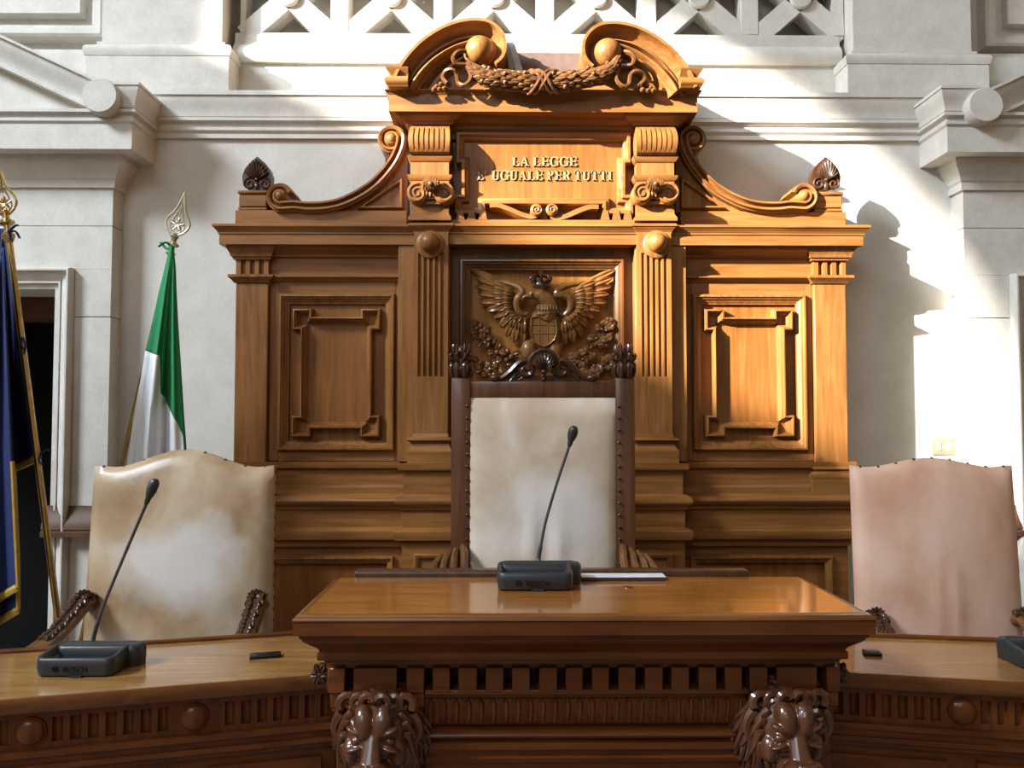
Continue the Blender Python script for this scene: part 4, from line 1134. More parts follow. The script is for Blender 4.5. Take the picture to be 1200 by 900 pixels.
# crest on the top rail: shell between two scrolls
zr = Z(447, YC); bm = NB()
K = lambda x, y, d=0: P(x, y, YC - .01 - d)
for s in (-1, 1):
    m = (lambda x: x) if s < 0 else (lambda x: 1274 - x)
    pth = smoothpath([K(m(x), y) for x, y in ((576, 445), (586, 444), (597, 437), (606, 428), (613, 423.5), (620, 425), (624, 431), (622, 438), (616, 440), (611, 436), (613, 431), (617, 431.5))], 6)
    n = len(pth); tube(bm, pth, [.006 + .009 * math.sin(PI * min(1, (i + 6) / n * 1.05)) for i in range(n)], 8, 1.4, (0, -1, 0))
    tube(bm, [p + Vector((0, -.012, 0)) for p in pth], .004, 6)
    blob(bm, K(m(580), 443, .005), (.02, .02, .014)); blade(bm, K(m(596), 446), K(m(606), 433), .03, .012); blade(bm, K(m(604), 446), K(m(612), 441), .024, .012)
    blade(bm, K(m(584), 446), K(m(572), 440), .02, .01)
prism(bm, [(K(x, y).x, K(x, y).z) for x, y in ((578, 448), (696, 448), (684, 443), (668, 434), (650, 440), (624, 440), (606, 434), (590, 443))], face(YC - .01), -.02, .004)
c = K(637, 426)
for k in range(-4, 5):
    a = k * .36; e = Vector((c.x + math.sin(a) * .045, c.y - .012, c.z + math.cos(a) * .04)); blade(bm, Vector((c.x, c.y - .02, c.z - .022)), e, .018, .011, curl=.012, base=.25)
tube(bm, [Vector((c.x + math.cos(a) * .052, c.y - .012, c.z - .004 + math.sin(a) * .05)) for a in [-.35 + (PI + .7) * i / 20 for i in range(21)]], .0085, 8)
blob(bm, (c.x, c.y - .02, c.z - .03), (.012, .012, .012)); tube(bm, [K(637, 434, .01), K(637, 446, .01)], .007, 8)
for k in range(3): blob(bm, K(637, 437 + 3.5 * k, .012), (.011 - .002 * k, .008, .006), None, 8)
obj('carved_crest', bm, WD, rail)
# arms, seat, legs
for s in (-1, 1):
    bx_ = (pl0 + cl) / 2 if s < 0 else (pr1 + cr_) / 2
    zb = Z(640, YC)
    bm = NB()
    for k in range(4):
        o = s * (.024 * k - .014)
        pts = [(bx_ + o, YC - .03, zb - .01 * k), (bx_ + o * 1.35, YC - .07, zb - .012 - .014 * k), (bx_ + o * 1.5, YC - .11, zb - .045 - .014 * k), (bx_ + o * 1.5, YC - .2, zb - .085), (bx_ + o * 1.5, YC - .34, zb - .10)]
        tube(bm, smoothpath(pts, 5), .014, 8)
    obj('arm', bm, WC, CH)
    bm = NB(); lathe(bm, [(.02, 0), (.026, .03), (.02, .06), (.024, .14), (.018, .19), (.026, .23)], (bx_ + s * .03, YC - .36, zseat - .0), 'Z', 16); obj('arm_support', bm, WCH, CH)
    bm = NB(); box(bm, bx_ + s * .03 - .025, bx_ + s * .03 + .025, YC - .39, YC - .33, 0, zseat, .005); obj('leg', bm, WCH, CH)
bm = NB(); box(bm, pl0 - .005, pr1 + .005, YC - .39, YC - .02, zseat - .09, zseat - .01, .006); obj('seat_frame', bm, WCH, CH)
bm = NB(); box(bm, pl0 + .01, pr1 - .01, YC - .385, YC - .05, zseat - .012, zseat + .06, .025, 4); obj('seat', bm, L_CREAM, CH)

# =================================================================== SIDE ARMCHAIRS
def side_chair(cx, cy, wt, wb, ztop, arch, mat, label, rz, creases, drop):
    R = root('armchair', (cx, cy, 0), label, 'chair', 'leather armchairs behind the bench')
    Yb = cy
    z0 = .52
    def top(u):
        d = abs(2 * u - 1)
        return ztop - arch * (1 - (0.5 + .5 * math.cos(PI * min(1, d * 1.22)))) - .006 * max(0, d - .82) / .18 * -1
    bm = NB()
    cushion(bm, lambda v: cx - (wb + (wt - wb) * v) / 2, lambda v: cx + (wb + (wt - wb) * v) / 2, lambda u: z0, top, Yb, .05, .028, 30, 30, .05, creases)
    obj('leather_back', bm, mat, R, 60)
    bm = NB()          # wooden back behind the hide
    pts = [(cx - wb / 2 + .012, .3)] + [(cx + wb / 2 - .012, .3)] + [(cx + (wt / 2 - .012) * (1 - 2 * k / 16), top(1 - k / 16) - .012) for k in range(17)]
    vs0 = [bm.verts.new((x, Yb + .021 + .05 * max(0, (z - z0)) / (ztop - z0), z)) for x, z in pts]; vs1 = [bm.verts.new((x, Yb + .05 + .05 * max(0, (z - z0)) / (ztop - z0), z)) for x, z in pts]
    bm.faces.new(vs0); bm.faces.new(vs1)
    for i in range(len(pts)):
        j = (i + 1) % len(pts); bm.faces.new((vs0[i], vs0[j], vs1[j], vs1[i]))
    obj('back_frame', bm, WCH, R)
    us = [.05 + .90 * k / 8 for k in range(9)]
    nails([(cx + wt * (u - .5), Yb + .048, top(u) - .001) for u in us], R)
    nails([(cx + s * (wb + (wt - wb) * v) / 2 - s * .0015, Yb + .016 + .05 * v, z0 + (top(1) - z0) * v) for s in (1,) for v in [.3 + .67 * k / 14 for k in range(15)]], R)
    for s in (-1, 1):
        bx_ = cx + s * (wb / 2 - .035)
        za = ztop - drop
        pts = smoothpath([(bx_ , Yb + .0, za - .02), (bx_ + s * .004, Yb - .045, za + .0), (bx_ + s * .008, Yb - .11, za - .03), (bx_ + s * .014, Yb - .2, za - .068), (bx_ + s * .022, Yb - .30, za - .085), (bx_ + s * .03, Yb - .37, za - .085)], 5)
        bm = NB(); n = len(pts)
        tube(bm, pts, [.028 + .005 * math.sin(PI * i / n) for i in range(n)], 10, .62, (0, 0, 1))
        arm = obj('arm', bm, WC, R)
        bm = NB()      # acanthus leaf on the arm: fan at the top, lobed leaf below
        rows = []
        for k in range(1, 17):
            p = pts[k]; t = (pts[k + 1] - pts[k - 1]).normalized(); side = Vector((1, 0, 0)); up = side.cross(t).normalized()
            if up.z < 0: up = -up
            q = (k - 1) / 15; wl = .026 * (1 - .55 * q) * (.82 + .22 * math.cos(k * 2.1))
            rows.append((p, t, up, wl))
        for p, t, up, wl in rows[1:]:
            for q in (-1, 1):
                b0 = p + up * .014 + side * q * .003; e0 = p + up * .010 + side * q * (wl + .004) + t * .030
                blade(bm, b0, e0, .024, .007, up, .010, .5, 8, 2)
        tube(bm, [p + up * (.019 - .006 * k / 15) for k, (p, t, up, wl) in enumerate(rows)], [.0065 - .0003 * k for k in range(len(rows))], 6)
        q0 = pts[3] + Vector((0, -.010, .016))
        for k in range(-3, 4): blade(bm, q0 + Vector((0, 0, -.014)), q0 + Vector((math.sin(k * .45) * .030, -.010, -.004 + .032 * math.cos(k * .45))), .017, .009, (0, -1, .3), .008, .35, 7)
        blob(bm, q0 + Vector((0, -.012, -.012)), (.009, .009, .009))
        obj('acanthus_carving', bm, WD, arm)
        bm = NB(); lathe(bm, [(.018, 0), (.026, .03), (.018, .07), (.024, .12), (.018, za - .12 - z0 + .04)], (bx_ + s * .022, Yb - .34, z0 - .04), 'Z', 14); obj('arm_support', bm, WCH, R)
        bm = NB(); box(bm, bx_ + s * .0 - .025, bx_ + s * .0 + .025, Yb - .36, Yb - .31, 0, z0 - .04, .005); obj('leg', bm, WCH, R)
        bm = NB(); box(bm, bx_ - .025, bx_ + .025, Yb + .022, Yb + .07, 0, .42, .005); obj('leg', bm, WCH, R)
    bm = NB(); box(bm, cx - wb / 2, cx + wb / 2, Yb - .37, Yb + .02, z0 - .12, z0 - .04, .006); obj('seat_frame', bm, WCH, R)
    bm = NB(); box(bm, cx - wb / 2 + .01, cx + wb / 2 - .01, Yb - .365, Yb - .04, z0 - .042, z0 + .03, .025, 4); obj('seat', bm, mat, R)
    R.rotation_euler = (0, 0, rz)
    return R
YS = 2.60
c = P(208, 640, YS)
side_chair(c.x, YS, hx(103, 317, 560, YS) * 2, hx(92, 315, 720, YS) * 2, Z(527, YS + .03, 210), .056, L_TAN, 'armchair with worn tan and cream hide back and carved arms, beside the tricolour flag', 0, [(.75, .45, .2, .1, .006), (.3, .3, .1, .1, -.006)], .455)
YS2 = 2.60
c = P(1103, 640, YS2)
side_chair(c.x, YS2, hx(1005, 1195, 560, YS2) * 2, hx(1006, 1201, 720, YS2) * 2, Z(537, YS2 + .03, 1100), .030, L_PINK, 'armchair with pinkish hide back below the wall switch plate', 0, [(.55, .4, .03, .16, .008), (.45, .42, .04, .14, .006)], .485)

# =================================================================== RAISED CENTRAL DESK
AD = X(686, 722, 1.68)
YD0, YD1 = 1.68, 2.08
zD = Z(721, YD0, 686)
hwD = hx(343, 1029, 725, YD0)
DESK = root('raised_desk', (AD, 1.9, 0), 'raised walnut bench desk with polished orange top, dentils and lion heads in the foreground', 'desk')
G = lambda d: AD + d
zfront = lambda p, Y=1.70: Z(p, Y, 686)
bf = .018
bm = NB(); box(bm, G(-hwD + bf + .002), G(hwD - bf - .002), YD0 + bf + .002, YD1, zfront(729, YD0), zD); top = obj('desk_top', bm, WT, DESK)
bm = NB()
path = [(G(-hwD + bf), YD1), (G(-hwD + bf), YD0 + bf), (G(hwD - bf), YD0 + bf), (G(hwD - bf), YD1)]
zn = zfront(729, YD0)
sweep(bm, path, [(-.002, zD)] + [(bf * math.sin(a), zn + (zD - zn) * (.15 + .85 * math.cos(a))) for a in (.3, .6, .9, 1.2, 1.5)] + [(bf, zn + .002), (bf - .003, zn), (-.002, zn)], plan)
obj('nosing', bm, WM, DESK)

bm = NB()
z2 = zfront(780, 1.72)
prof = [(-.09, zn), (bf - .002, zn), (bf - .002, zfront(742)), (bf - .012, zfront(744)), (bf - .012, zfront(747))] + cyma((bf - .016, zfront(748)), (-.028, zfront(767)), 6) + [(-.024, zfront(768.5)), (-.024, zfront(770))] + bulge((-.024, zfront(771)), (-.034, zfront(778)), -.006, 4) + [(-.038, z2), (-.09, z2)]
sweep(bm, path, prof, plan); obj('cornice_moulding', bm, WR, DESK)
YB = 1.755
hwB = hx(384, 985, 800, YB)
zb = lambda p: Z(p, YB, 686)
bm = NB()
box(bm, G(-hwB + .012), G(hwB - .012), YB + .075, 2.05, 0, zb(783) + .01)
obj('desk_body', bm, WRV, DESK)
bm = NB()     # dentil course: row of blocks with dark gaps
edges = [384, 404, 414, 465, 476, 497, 507, 527, 537, 559, 569, 590, 600, 621, 632, 653, 663, 683, 694, 714, 725, 745, 756, 777, 787, 808, 819, 840, 850, 870, 879, 900, 911, 958, 969, 985]
for a, b in zip(edges[::2], edges[1::2]): box(bm, X(a, 797, YB), X(b, 797, YB), YB, YB + .04, zb(812), zb(782), .002, 1)
box(bm, G(-hwB), G(hwB), YB + .012, YB + .05, zb(784), z2 + .002); 
for s in (-1, 1): box(bm, G(s * hwB) - (.012 if s > 0 else 0), G(s * hwB) + (.012 if s < 0 else 0), YB + .02, 2.04, zb(812), z2 + .002)
obj_each('dentil', bm, WR, DESK)
bm = NB(); box(bm, X(498, 797, YB), X(878, 797, YB), YB + .001, YB + .05, zb(814.5), zb(808.5), .002, 1); obj('dentil_rail', bm, WR, DESK)
bm = NB()     # projecting blocks over the lions
for a, b in ((386, 497), (879, 984)): 
    box(bm, X(a, 820, YB), X(b, 820, YB), YB + .006, YB + .04, zb(830), zb(811), .002, 1)
    box(bm, X(a + 2, 833, YB), X(b - 2, 833, YB), YB + .012, YB + .04, zb(836), zb(830), .002, 1)
    box(bm, X(a + 6, 870, YB), X(b - 6, 870, YB), YB + .02, YB + .08, .1, zb(836), .002, 1)
obj_each('bracket_block', bm, WR, DESK)
# leaf moulding
bm = NB(); xa, xb = X(498, 835, YB + .02), X(873, 835, YB + .02); YL = YB + .02
sweep(bm, [(xa, YL + .02), (xb, YL + .02)], [(-.05, zb(857)), (.0, zb(857)), (.004, zb(854)), (.006, zb(852))] + bulge((.006, zb(851)), (.02, zb(822)), .006, 6) + [(.024, zb(820)), (.024, zb(815)), (-.05, zb(815))], plan)
nl = 26
for k in range(nl):
    xc = xa + (xb - xa) * (k + .5) / nl; hw = (xb - xa) / nl / 2
    blade(bm, (xc, YL + .012, zb(852)), (xc, YL - .002, zb(821)), hw * 1.3, .007, (0, -1, 0), .004, .6, 6)
    tube(bm, [(xc + hw, YL + .010, zb(852)), (xc + hw, YL, zb(822))], .0028, 5)
obj('leaf_moulding', bm, WRV, DESK)
bm = NB()
za = zb
sweep(bm, [(xa, YL + .03), (xb, YL + .03)], [(-.02, .1), (-.004, .1), (-.004, za(905)), (.008, za(903)), (.012, za(897)), (.004, za(893)), (.004, za(888))] + [(.016, za(886)), (.016, za(878)), (.008, za(876))] + bulge((.012, za(874)), (.012, za(862)), .012, 6) + [(.004, za(860)), (-.004, za(857)), (-.02, za(857))], plan)
obj('lower_moulding', bm, WR, DESK)
bm = NB(); box(bm, X(415, 672, 2.09), X(878, 672, 2.09), 2.082, 2.13, zD - .1, Z(668, 2.09, 650), .008, 3); obj('back_ledge', bm, WD, DESK)
bm = NB(); box(bm, on_z(733, 689, zD).x, on_z(741, 689, zD).x, on_z(735, 690, zD).y, on_z(735, 687, zD).y, zD - .001, zD + .0012, .0005, 1); kp = obj('keyhole_plate', bm, M_BRASS, DESK)
for s in (-1, 1):       # small carved rosettes at the side of the frieze
    bm = NB()
    c = Vector((G(s * (hwB + .018)), YB + .05, zb(795)))
    blob(bm, c, (.016, .018, .02))
    for k in range(6):
        a = k * PI / 3; blade(bm, c + Vector((0, -.016, 0)), c + Vector((.02 * math.cos(a), -.014, .024 * math.sin(a))), .016, .008, (0, -1, 0), .004, .4, 5)
    blob(bm, c + Vector((0, -.018, 0)), .007, None, 8)
    obj('corner_rosette', bm, WD, DESK)

# lion heads
def lion(c, yaw):
    """c = point between the eyes; the head looks towards -Y"""
    K = 1.22
    mt = Matrix.Translation(c) @ Matrix.Rotation(yaw, 4, 'Z') @ Matrix.Scale(K, 4)
    B = lambda bm, x, y, z, r, rot=None: blob(bm, (x, y, z), r, rot, 18)
    bm = NB()
    B(bm, 0, .045, .0, (.054, .055, .060))                                                     # skull
    for s in (-1, 1):
        B(bm, s * .0155, .004, .024, (.0175, .020, .030), Euler((-.25, s * .12, 0)))           # forehead swellings
        B(bm, s * .026, -.004, .0125, (.019, .012, .0060), Euler((0, -s * .42, 0)))            # brow ridge
        B(bm, s * .0275, .0005, -.004, (.0095, .0085, .0080))                                   # eyeball
        B(bm, s * .030, -.003, -.0155, (.016, .010, .0040), Euler((0, s * .25, 0)))            # lower lid
        B(bm, s * .038, .024, -.026, (.018, .026, .026))                                       # cheek
        B(bm, s * .0165, -.030, -.048, (.020, .021, .018))                                     # muzzle pad
        B(bm, s * .010, -.046, -.033, (.0085, .008, .006))                                     # nostril wing
    for q in range(29):
        t = q / 28; B(bm, 0, .010 - .030 * t, .020 - .054 * t, (.0125 + .006 * t, .013, .011))
    B(bm, 0, -.050, -.034, (.014, .009, .008))
    B(bm, 0, -.022, -.074, (.022, .022, .015)); B(bm, 0, .01, -.055, (.032, .04, .028))
    bm.transform(mt)
    hd = obj('lion_head', bm, WL, DESK); remesh(hd, .0022, 1)
    bm = NB()
    rnd = random.Random(3)
    for r0, ln, cnt, yy in ((.046, .030, 17, .026), (.050, .036, 20, .040), (.056, .038, 21, .056), (.060, .040, 21, .070)):
        for k in range(cnt):
            a = math.radians(-70 + 320 * k / (cnt - 1)); ca, sa = math.cos(a), math.sin(a)
            curl = (1 if ca > 0 else -1) * (.5 + rnd.random() * .5)
            ln_ = ln * (.7 if sa > .5 else 1.15)
            vx, vz = -sa * curl, ca * curl
            pts = []
            for t in range(9):
                q = t / 8; rr = r0 + ln_ * q * .6; off = .015 * math.sin(q * 4.4)
                drop = -.020 * q * q * (1 if sa < .6 else -.1)
                pts.append((ca * rr + vx * off, yy - .012 * math.sin(PI * q) + .014 * q, .0 + sa * rr * 1.06 + vz * off + drop))
            tube(bm, pts, [.0078 * (1 - .5 * (t / 8) ** 1.5) for t in range(9)], 7)
    for s in (-1, 1):      # forelock curls and round ears
        for k in range(2):
            q = .012 + .019 * k
            tube(bm, [Vector((s * (q + .0105 * math.cos(u)), .014 + .012 * k, .054 + .011 * math.sin(u) - .004 * k)) for u in [PI * .9 - .5 * j for j in range(11)]], [.0078 - .0003 * j for j in range(11)], 7)
        tube(bm, [Vector((s * .046 + (.018 - .0011 * j) * math.cos(u) * s, .028, .048 + (.017 - .0010 * j) * math.sin(u))) for j, u in enumerate([-.6 + .55 * j for j in range(13)])], [.0085 - .0004 * j for j in range(13)], 7)
        tube(bm, [Vector((s * (.060 + .012 * math.sin(q * 3)), .035, .030 - .05 * q)) for q in [j / 8 for j in range(9)]], [.010 - .0006 * j for j in range(9)], 7)
    B(bm, 0, .075, .0, (.062, .035, .070))
    bm.transform(mt)
    obj('mane', bm, WL, hd)
lion(P(437, 866, YB - .05), math.radians(-3)); lion(P(933, 862, YB - .05), math.radians(3))

# =================================================================== LOWER SIDE DESKS
zs_ = CZ - .566
def side_desk(s, label):
    if s < 0: f_in, f_out = on_z(365, 791, zs_), on_z(0, 820, zs_); r_in, r_out = on_z(347, 743, zs_), on_z(0, 765, zs_)
    else: f_in, f_out = on_z(1005, 789, zs_), on_z(1200, 800, zs_); r_in, r_out = on_z(1030, 746, zs_), on_z(1200, 752, zs_)
    xin = AD + s * (hwB + .004)
    xout = AD + s * 1.75
    def at(a, b, x): t = (x - a.x) / (b.x - a.x); return Vector((x, a.y + (b.y - a.y) * t))
    fi, fo = at(f_in, f_out, xin), at(f_in, f_out, xout); ri, ro = at(r_in, r_out, xin), at(r_in, r_out, xout)
    fi.y = max(fi.y, 1.86)
    R = root('side_desk', (xin, (fi.y + ri.y) / 2, 0), label, 'desk', 'lower side desks of the bench')
    th = .034
    path = [fo, fi] if s < 0 else [fi, fo]
    t = (path[1] - path[0]).normalized(); nr = Vector((t.y, -t.x))       # towards the viewer
    bm = NB(); bme = NB()
    sweep(bme, path, [(-.05, zs_ - th), (-.006, zs_ - th), (-.001, zs_ - th + .006), (0, zs_ - .006), (-.002, zs_ - .001), (-.004, zs_), (-.05, zs_ - .001)], plan)
    poly = [fo - nr * .0045, fi - nr * .0045, ri, ro] if s < 0 else [fi - nr * .0045, fo - nr * .0045, ro, ri]
    prism(bm, [tuple(p) for p in poly], plan, zs_ - .012, zs_)
    obj('table_top', bm, WTS, R)
    obj('nosing', bme, WM, R)
    bm = NB(); pr = [ro, ri] if s < 0 else [ri, ro]
    sweep(bm, pr, [(-.0, zs_ - th), (.016, zs_ - th), (.016, zs_ + .006), (.012, zs_ + .010), (.004, zs_ + .010), (-.0, zs_ + .006)], plan)
    obj('rear_rim', bm, WR, R)
    # frieze with flutes; built along u from the inner end
    L_ = (fo - fi).length; ang = math.atan2((fo - fi).y, (fo - fi).x)
    d = (fo - fi).normalized(); inw = -nr
    ztop = zs_ - th; zf1 = ztop - .008; zf0 = ztop - .078
    def fr(u, dep_): q = fi + d * u + inw * dep_; return q
    bosses = [(X(223, 838, 1.8), 0), (X(33, 857, 1.74), 0)] if s < 0 else [(X(1128, 832, 1.85), 0)]
    bu = []
    for bxx, _ in bosses:
        bu.append((bxx - fi.x) / d.x)
    if len(bu) == 2: step = bu[1] - bu[0]
    else: step = .352
    allb = bu + [bu[-1] + step * (k + 1) for k in range(4)]
    allb = [b for b in allb if b < L_ - .05]
    pts = [fr(0, .08), fr(0, .03)]
    u = .022; fp = .034
    flutes = []
    while u < L_ - .03:
        if min(abs(u - b) for b in allb) > .048: flutes.append(u)
        u += fp
    for fu in flutes:
        r = .0105
        pts += [fr(fu - r, .03)] + [fr(fu - r * math.cos(a), .03 + .012 * math.sin(a)) for a in (.5, 1.1, 1.57, 2.04, 2.64)] + [fr(fu + r, .03)]
    pts += [fr(L_, .03), fr(L_, .08)]
    bm = NB(); prism(bm, [tuple(p) for p in pts], plan, zf0 + .008, zf1 - .008)
    def strip(dd, za, zb_):
        prism(bm, [tuple(p) for p in (fr(0, .09), fr(0, dd), fr(L_, dd), fr(L_, .09))], plan, za, zb_)
    strip(.026, zf1 - .009, ztop); strip(.03, zf0 - .004, zf0 + .009)
    fz = obj('fluted_frieze', bm, WRV, R)
    for b in allb:
        q = fr(b, .03); r = .031
        bm = NB()
        lathe(bm, [(r, -.02), (r, .002), (r * .95, .008), (r * .9, .008), (r * .88, .010), (r * .7, .0155), (r * .4, .019), (.001, .020)], (0, 0, 0), 'Y', 28)
        bm.transform(Matrix.Translation((q.x, q.y, (zf0 + zf1) / 2)) @ Matrix.Rotation(ang if s > 0 else ang + PI, 4, 'Z'))
        obj('boss', bm, WRV, R)
    bm = NB()
    zz = zf0 - .004
    strip(.018, zz - .012, zz); strip(.028, zz - .03, zz - .012); strip(.02, zz - .04, zz - .03); strip(.03, zz - .052, zz - .04)
    strip(.044, .0, zz - .05)
    obj('frieze_moulding', bm, WR, R)
    bm = NB()
    for b0, b1 in zip([0.03] + [b + .03 for b in allb], [b - .03 for b in allb] + [L_ - .03]):
        if b1 - b0 < .08: continue
        prism(bm, [tuple(p) for p in (fr(b0, .06), fr(b0, .032), fr(b1, .032), fr(b1, .06))], plan, .2, zz - .075)
    obj('front_panel', bm, WR, R)
    bm = NB(); b2 = [fr(0, .09), fr(L_, .09), Vector((ro.x, ro.y)) - inw * .03, Vector((ri.x, ri.y)) - inw * .03]
    prism(bm, [tuple(p) for p in b2], plan, 0, ztop - .001); obj('desk_body', bm, WRV, R)
    return R
side_desk(-1, 'lower side desk with tan top and fluted frieze, left of the raised central desk')
side_desk(1, 'lower side desk with glossy top and fluted frieze, right of the raised central desk')

# =================================================================== MICROPHONES
def mic(c, z, wpx, label, stem, head, rz=0.0):
    """c: (x, y) of base centre on the desk surface z"""
    R = root('conference_microphone', (c[0], c[1], z), label, 'microphone', 'gooseneck microphones on the desks')
    W, Dp = .196, .13
    bm = NB()
    def rr(w_, d_, r, ox=0, oy=0, n=5):
        out = []
        for (sx, sy, a0) in ((1, -1, -PI / 2), (1, 1, 0), (-1, 1, PI / 2), (-1, -1, PI)):
            for k in range(n + 1):
                a = a0 + (PI / 2) * k / n
                out.append((c[0] + ox + sx * (w_ / 2 - r) + r * math.cos(a), c[1] + oy + sy * (d_ / 2 - r) + r * math.sin(a)))
        return out
    # rear console, a little wider to the right, and the front tray with its raised lip
    hf, hb = .041, .056
    loop = rr(W * .86, Dp * .75, .018, -W * .07, -Dp * .12)
    fn = lambda p, h: Vector((p.x, p.y, z + (h if h < .02 else h + (p.y - (c[1] - Dp / 2)) / Dp * (hb - hf))))
    sweep(bm, loop, [(-.008, .001), (0, .004), (.003, .02), (.002, hf - .003), (-.001, hf), (-.005, hf), (-.008, hf - .003), (-.013, .024), (-.02, .021), (-.02, .001)], fn, closed=True)
    prism(bm, rr(W * .86 - .03, Dp * .75 - .03, .01, -W * .07, -Dp * .12), plan, z + .001, z + .0225)
    prism(bm, rr(W, Dp * .42, .022, 0, Dp * .28), plan, z + .001, z + hb - .012)
    loop = rr(W, Dp * .42, .022, 0, Dp * .28)
    sweep(bm, loop, [(-.02, .001), (-.004, .001), (.001, .012), (.001, hb - .014), (-.004, hb - .008), (-.012, hb - .006), (-.02, hb - .006)], lambda p, h: Vector((p.x, p.y, z + h)), closed=True)
    prism(bm, rr(W - .03, Dp * .42 - .03, .008, 0, Dp * .28), plan, z + .03, z + hb - .007)
    box(bm, c[0] - .022, c[0] + .006, c[1] - Dp * .5 - .0045, c[1] - Dp * .5 + .01, z + .001, z + .005)
    base = obj('base', bm, M_BLACK, R, 45)
    # embossed maker's mark on the front edge
    cu = bpy.data.curves.new('mark', 'FONT'); cu.body = 'BOSCH'; cu.size = .0165; cu.extrude = .0006; cu.align_x = 'LEFT'
    to = bpy.data.objects.new('mark', cu); COL.objects.link(to)
    bpy.context.view_layer.update()
    me = bpy.data.meshes.new_from_object(to.evaluated_get(bpy.context.evaluated_depsgraph_get()))
    bpy.data.objects.remove(to); 
    bm = NB(); bm.from_mesh(me); bpy.data.meshes.remove(me)
    fy = c[1] - Dp * .495 - .0036
    bm.transform(Matrix.Translation((c[0] - W * .07 - .022, fy, z + .013)) @ Matrix.Rotation(PI / 2, 4, 'X'))
    cx_, cz_ = c[0] - W * .07 - .038, z + .019
    tube(bm, [Vector((cx_ + .0065 * math.cos(2 * PI * k / 24), fy, cz_ + .0065 * math.sin(2 * PI * k / 24))) for k in range(25)], .0008, 5, cap=False)
    for q in (-1, 1): box(bm, cx_ + q * .0028 - .0008, cx_ + q * .0028 + .0008, fy - .0008, fy + .0008, cz_ - .0045, cz_ + .0045)
    box(bm, cx_ - .0028, cx_ + .0028, fy - .0008, fy + .0008, cz_ - .0007, cz_ + .0007)
    mk = obj('maker_mark', bm, M_BLACKG, base)
    if stem:
        pts = smoothpath(stem, 6); n = len(pts)
        bm = NB(); tube(bm, pts, [.0085 if i < 3 else (.0085 - .0035 * (i - 2) / 3 if i < 6 else (.005 if i < 12 else .0036)) for i in range(n)], 10)
        st = obj('gooseneck', bm, M_STEM, R)
        a, b = Vector(head[0]), Vector(head[1]); d = (b - a).normalized()
        bm = NB(); L2 = (b - a).length
        pr = [(.0045, 0), (.0065, .15), (.0065, .25), (.0095, .38), (.0115, .55), (.0115, .8), (.009, .93), (.004, 1.0)]
        lathe(bm, [(r, h * L2) for r, h in pr], (0, 0, 0), 'Z', 18)
        for k in range(5):
            tube(bm, [Vector((.0118 * math.cos(2 * PI * j / 18), .0118 * math.sin(2 * PI * j / 18), L2 * (.52 + .07 * k))) for j in range(19)], .0009, 5, cap=False)
        bm.transform(Matrix.Translation(a) @ d.to_track_quat('Z', 'Y').to_matrix().to_4x4())
        obj('microphone_head', bm, M_BLACK, R)
    if rz: R.rotation_euler = (0, 0, rz)
    return R
# centre
cf = on_z(633, 693, zD); cy = cf.y + .065
ys = cy + .055
mic((X(633, 680, cy), cy), zD, 103, 'black microphone standing on the raised central desk before the cream chair',
    [P(631, 662, ys), P(631.5, 652, ys), P(634, 638, ys), P(640, 609, ys), P(653, 565, ys - .005), P(668, 520, ys - .01)],
    [P(667, 523, ys - .01), P(673.5, 499, ys - .014)])
# left
cf = on_z(110, 794, zs_); cy = cf.y + .065; ys = cy + .055
m2 = mic((X(110, 775, cy), cy), zs_, 118, 'black microphone on the left side desk in front of the tan hide chair',
    [P(108, 757, ys), P(110, 746, ys), P(116, 725, ys), P(126, 698, ys), P(152, 636, ys - .005), P(173, 587, ys - .01)],
    [P(171, 591, ys - .01), P(183, 561, ys - .014)])
# right, cut by the picture edge
cf = on_z(1230, 787, zs_); cy = cf.y + .065; ys = cy + .055
mic((X(1232, 775, cy), cy), zs_, 100, 'black microphone cut by the right picture edge on the right side desk',
    [P(1235, 757, ys), P(1237, 746, ys), P(1241, 725, ys), P(1250, 690, ys), P(1262, 640, ys), P(1275, 590, ys)], [P(1274, 593, ys), P(1283, 565, ys)])

# flat folder behind the centre microphone
bm = NB(); a = on_z(680, 676.5, zD); b = on_z(776, 676.5, zD)
box(bm, a.x, b.x, 2.03, 2.076, zD + .001, zD + .008, .001, 1)
fd = tag(obj('folder', bm, M_INK, origin=((a.x + b.x) / 2, 2.053, zD + .001)), 'thin dark folder with pale cover lying flat beside the centre microphone', 'folder')
bm = NB(); box(bm, a.x - .001, b.x + .001, 2.029, 2.077, zD + .008, zD + .0105, .001, 1); cv = obj('cover', bm, M_PAPER, fd)
# black socket boxes let into the side desk tops
for s, (px, py), lab in ((-1, (311, 770), 'small black flush socket flap on the left side desk top'), (1, (1022, 767), 'small black socket flap on the right side desk beside the raised desk')):
    c = on_z(px, py, zs_); bm = NB()
    wv = .036 if s < 0 else .02
    box(bm, -wv, wv, -.016, .016, .0005, .008, .002, 2); box(bm, -wv * .8, wv * .8, -.010, .010, .008, .0095, .0005, 1)
    bm.transform(Matrix.Translation((c.x, c.y, zs_)) @ Matrix.Rotation(.27 if s < 0 else -.2, 4, 'Z'))
    tag(obj('socket_flap', bm, M_BLACKG, origin=(c.x, c.y, zs_)), lab, 'socket', 'black socket flaps on the side desks')
# switch plate on the wall
c = P(1104.5, 523, YW); bm = NB()
box(bm, c.x - .052, c.x + .052, YW - .010, YW - .0005, c.z - .038, c.z + .038, .003, 2)
spl = tag(obj('switch_plate', bm, M_PLATE, origin=(c.x, YW, c.z)), 'cream switch plate with two white rockers on the sunlit wall above the pinkish chair', 'switch')
for q in (-1, 1):
    bm = NB(); box(bm, c.x + q * .022 - .010, c.x + q * .022 + .010, YW - .014, YW - .009, c.z - .019, c.z + .019, .002, 1); obj('rocker', bm, M_WHITE, spl)

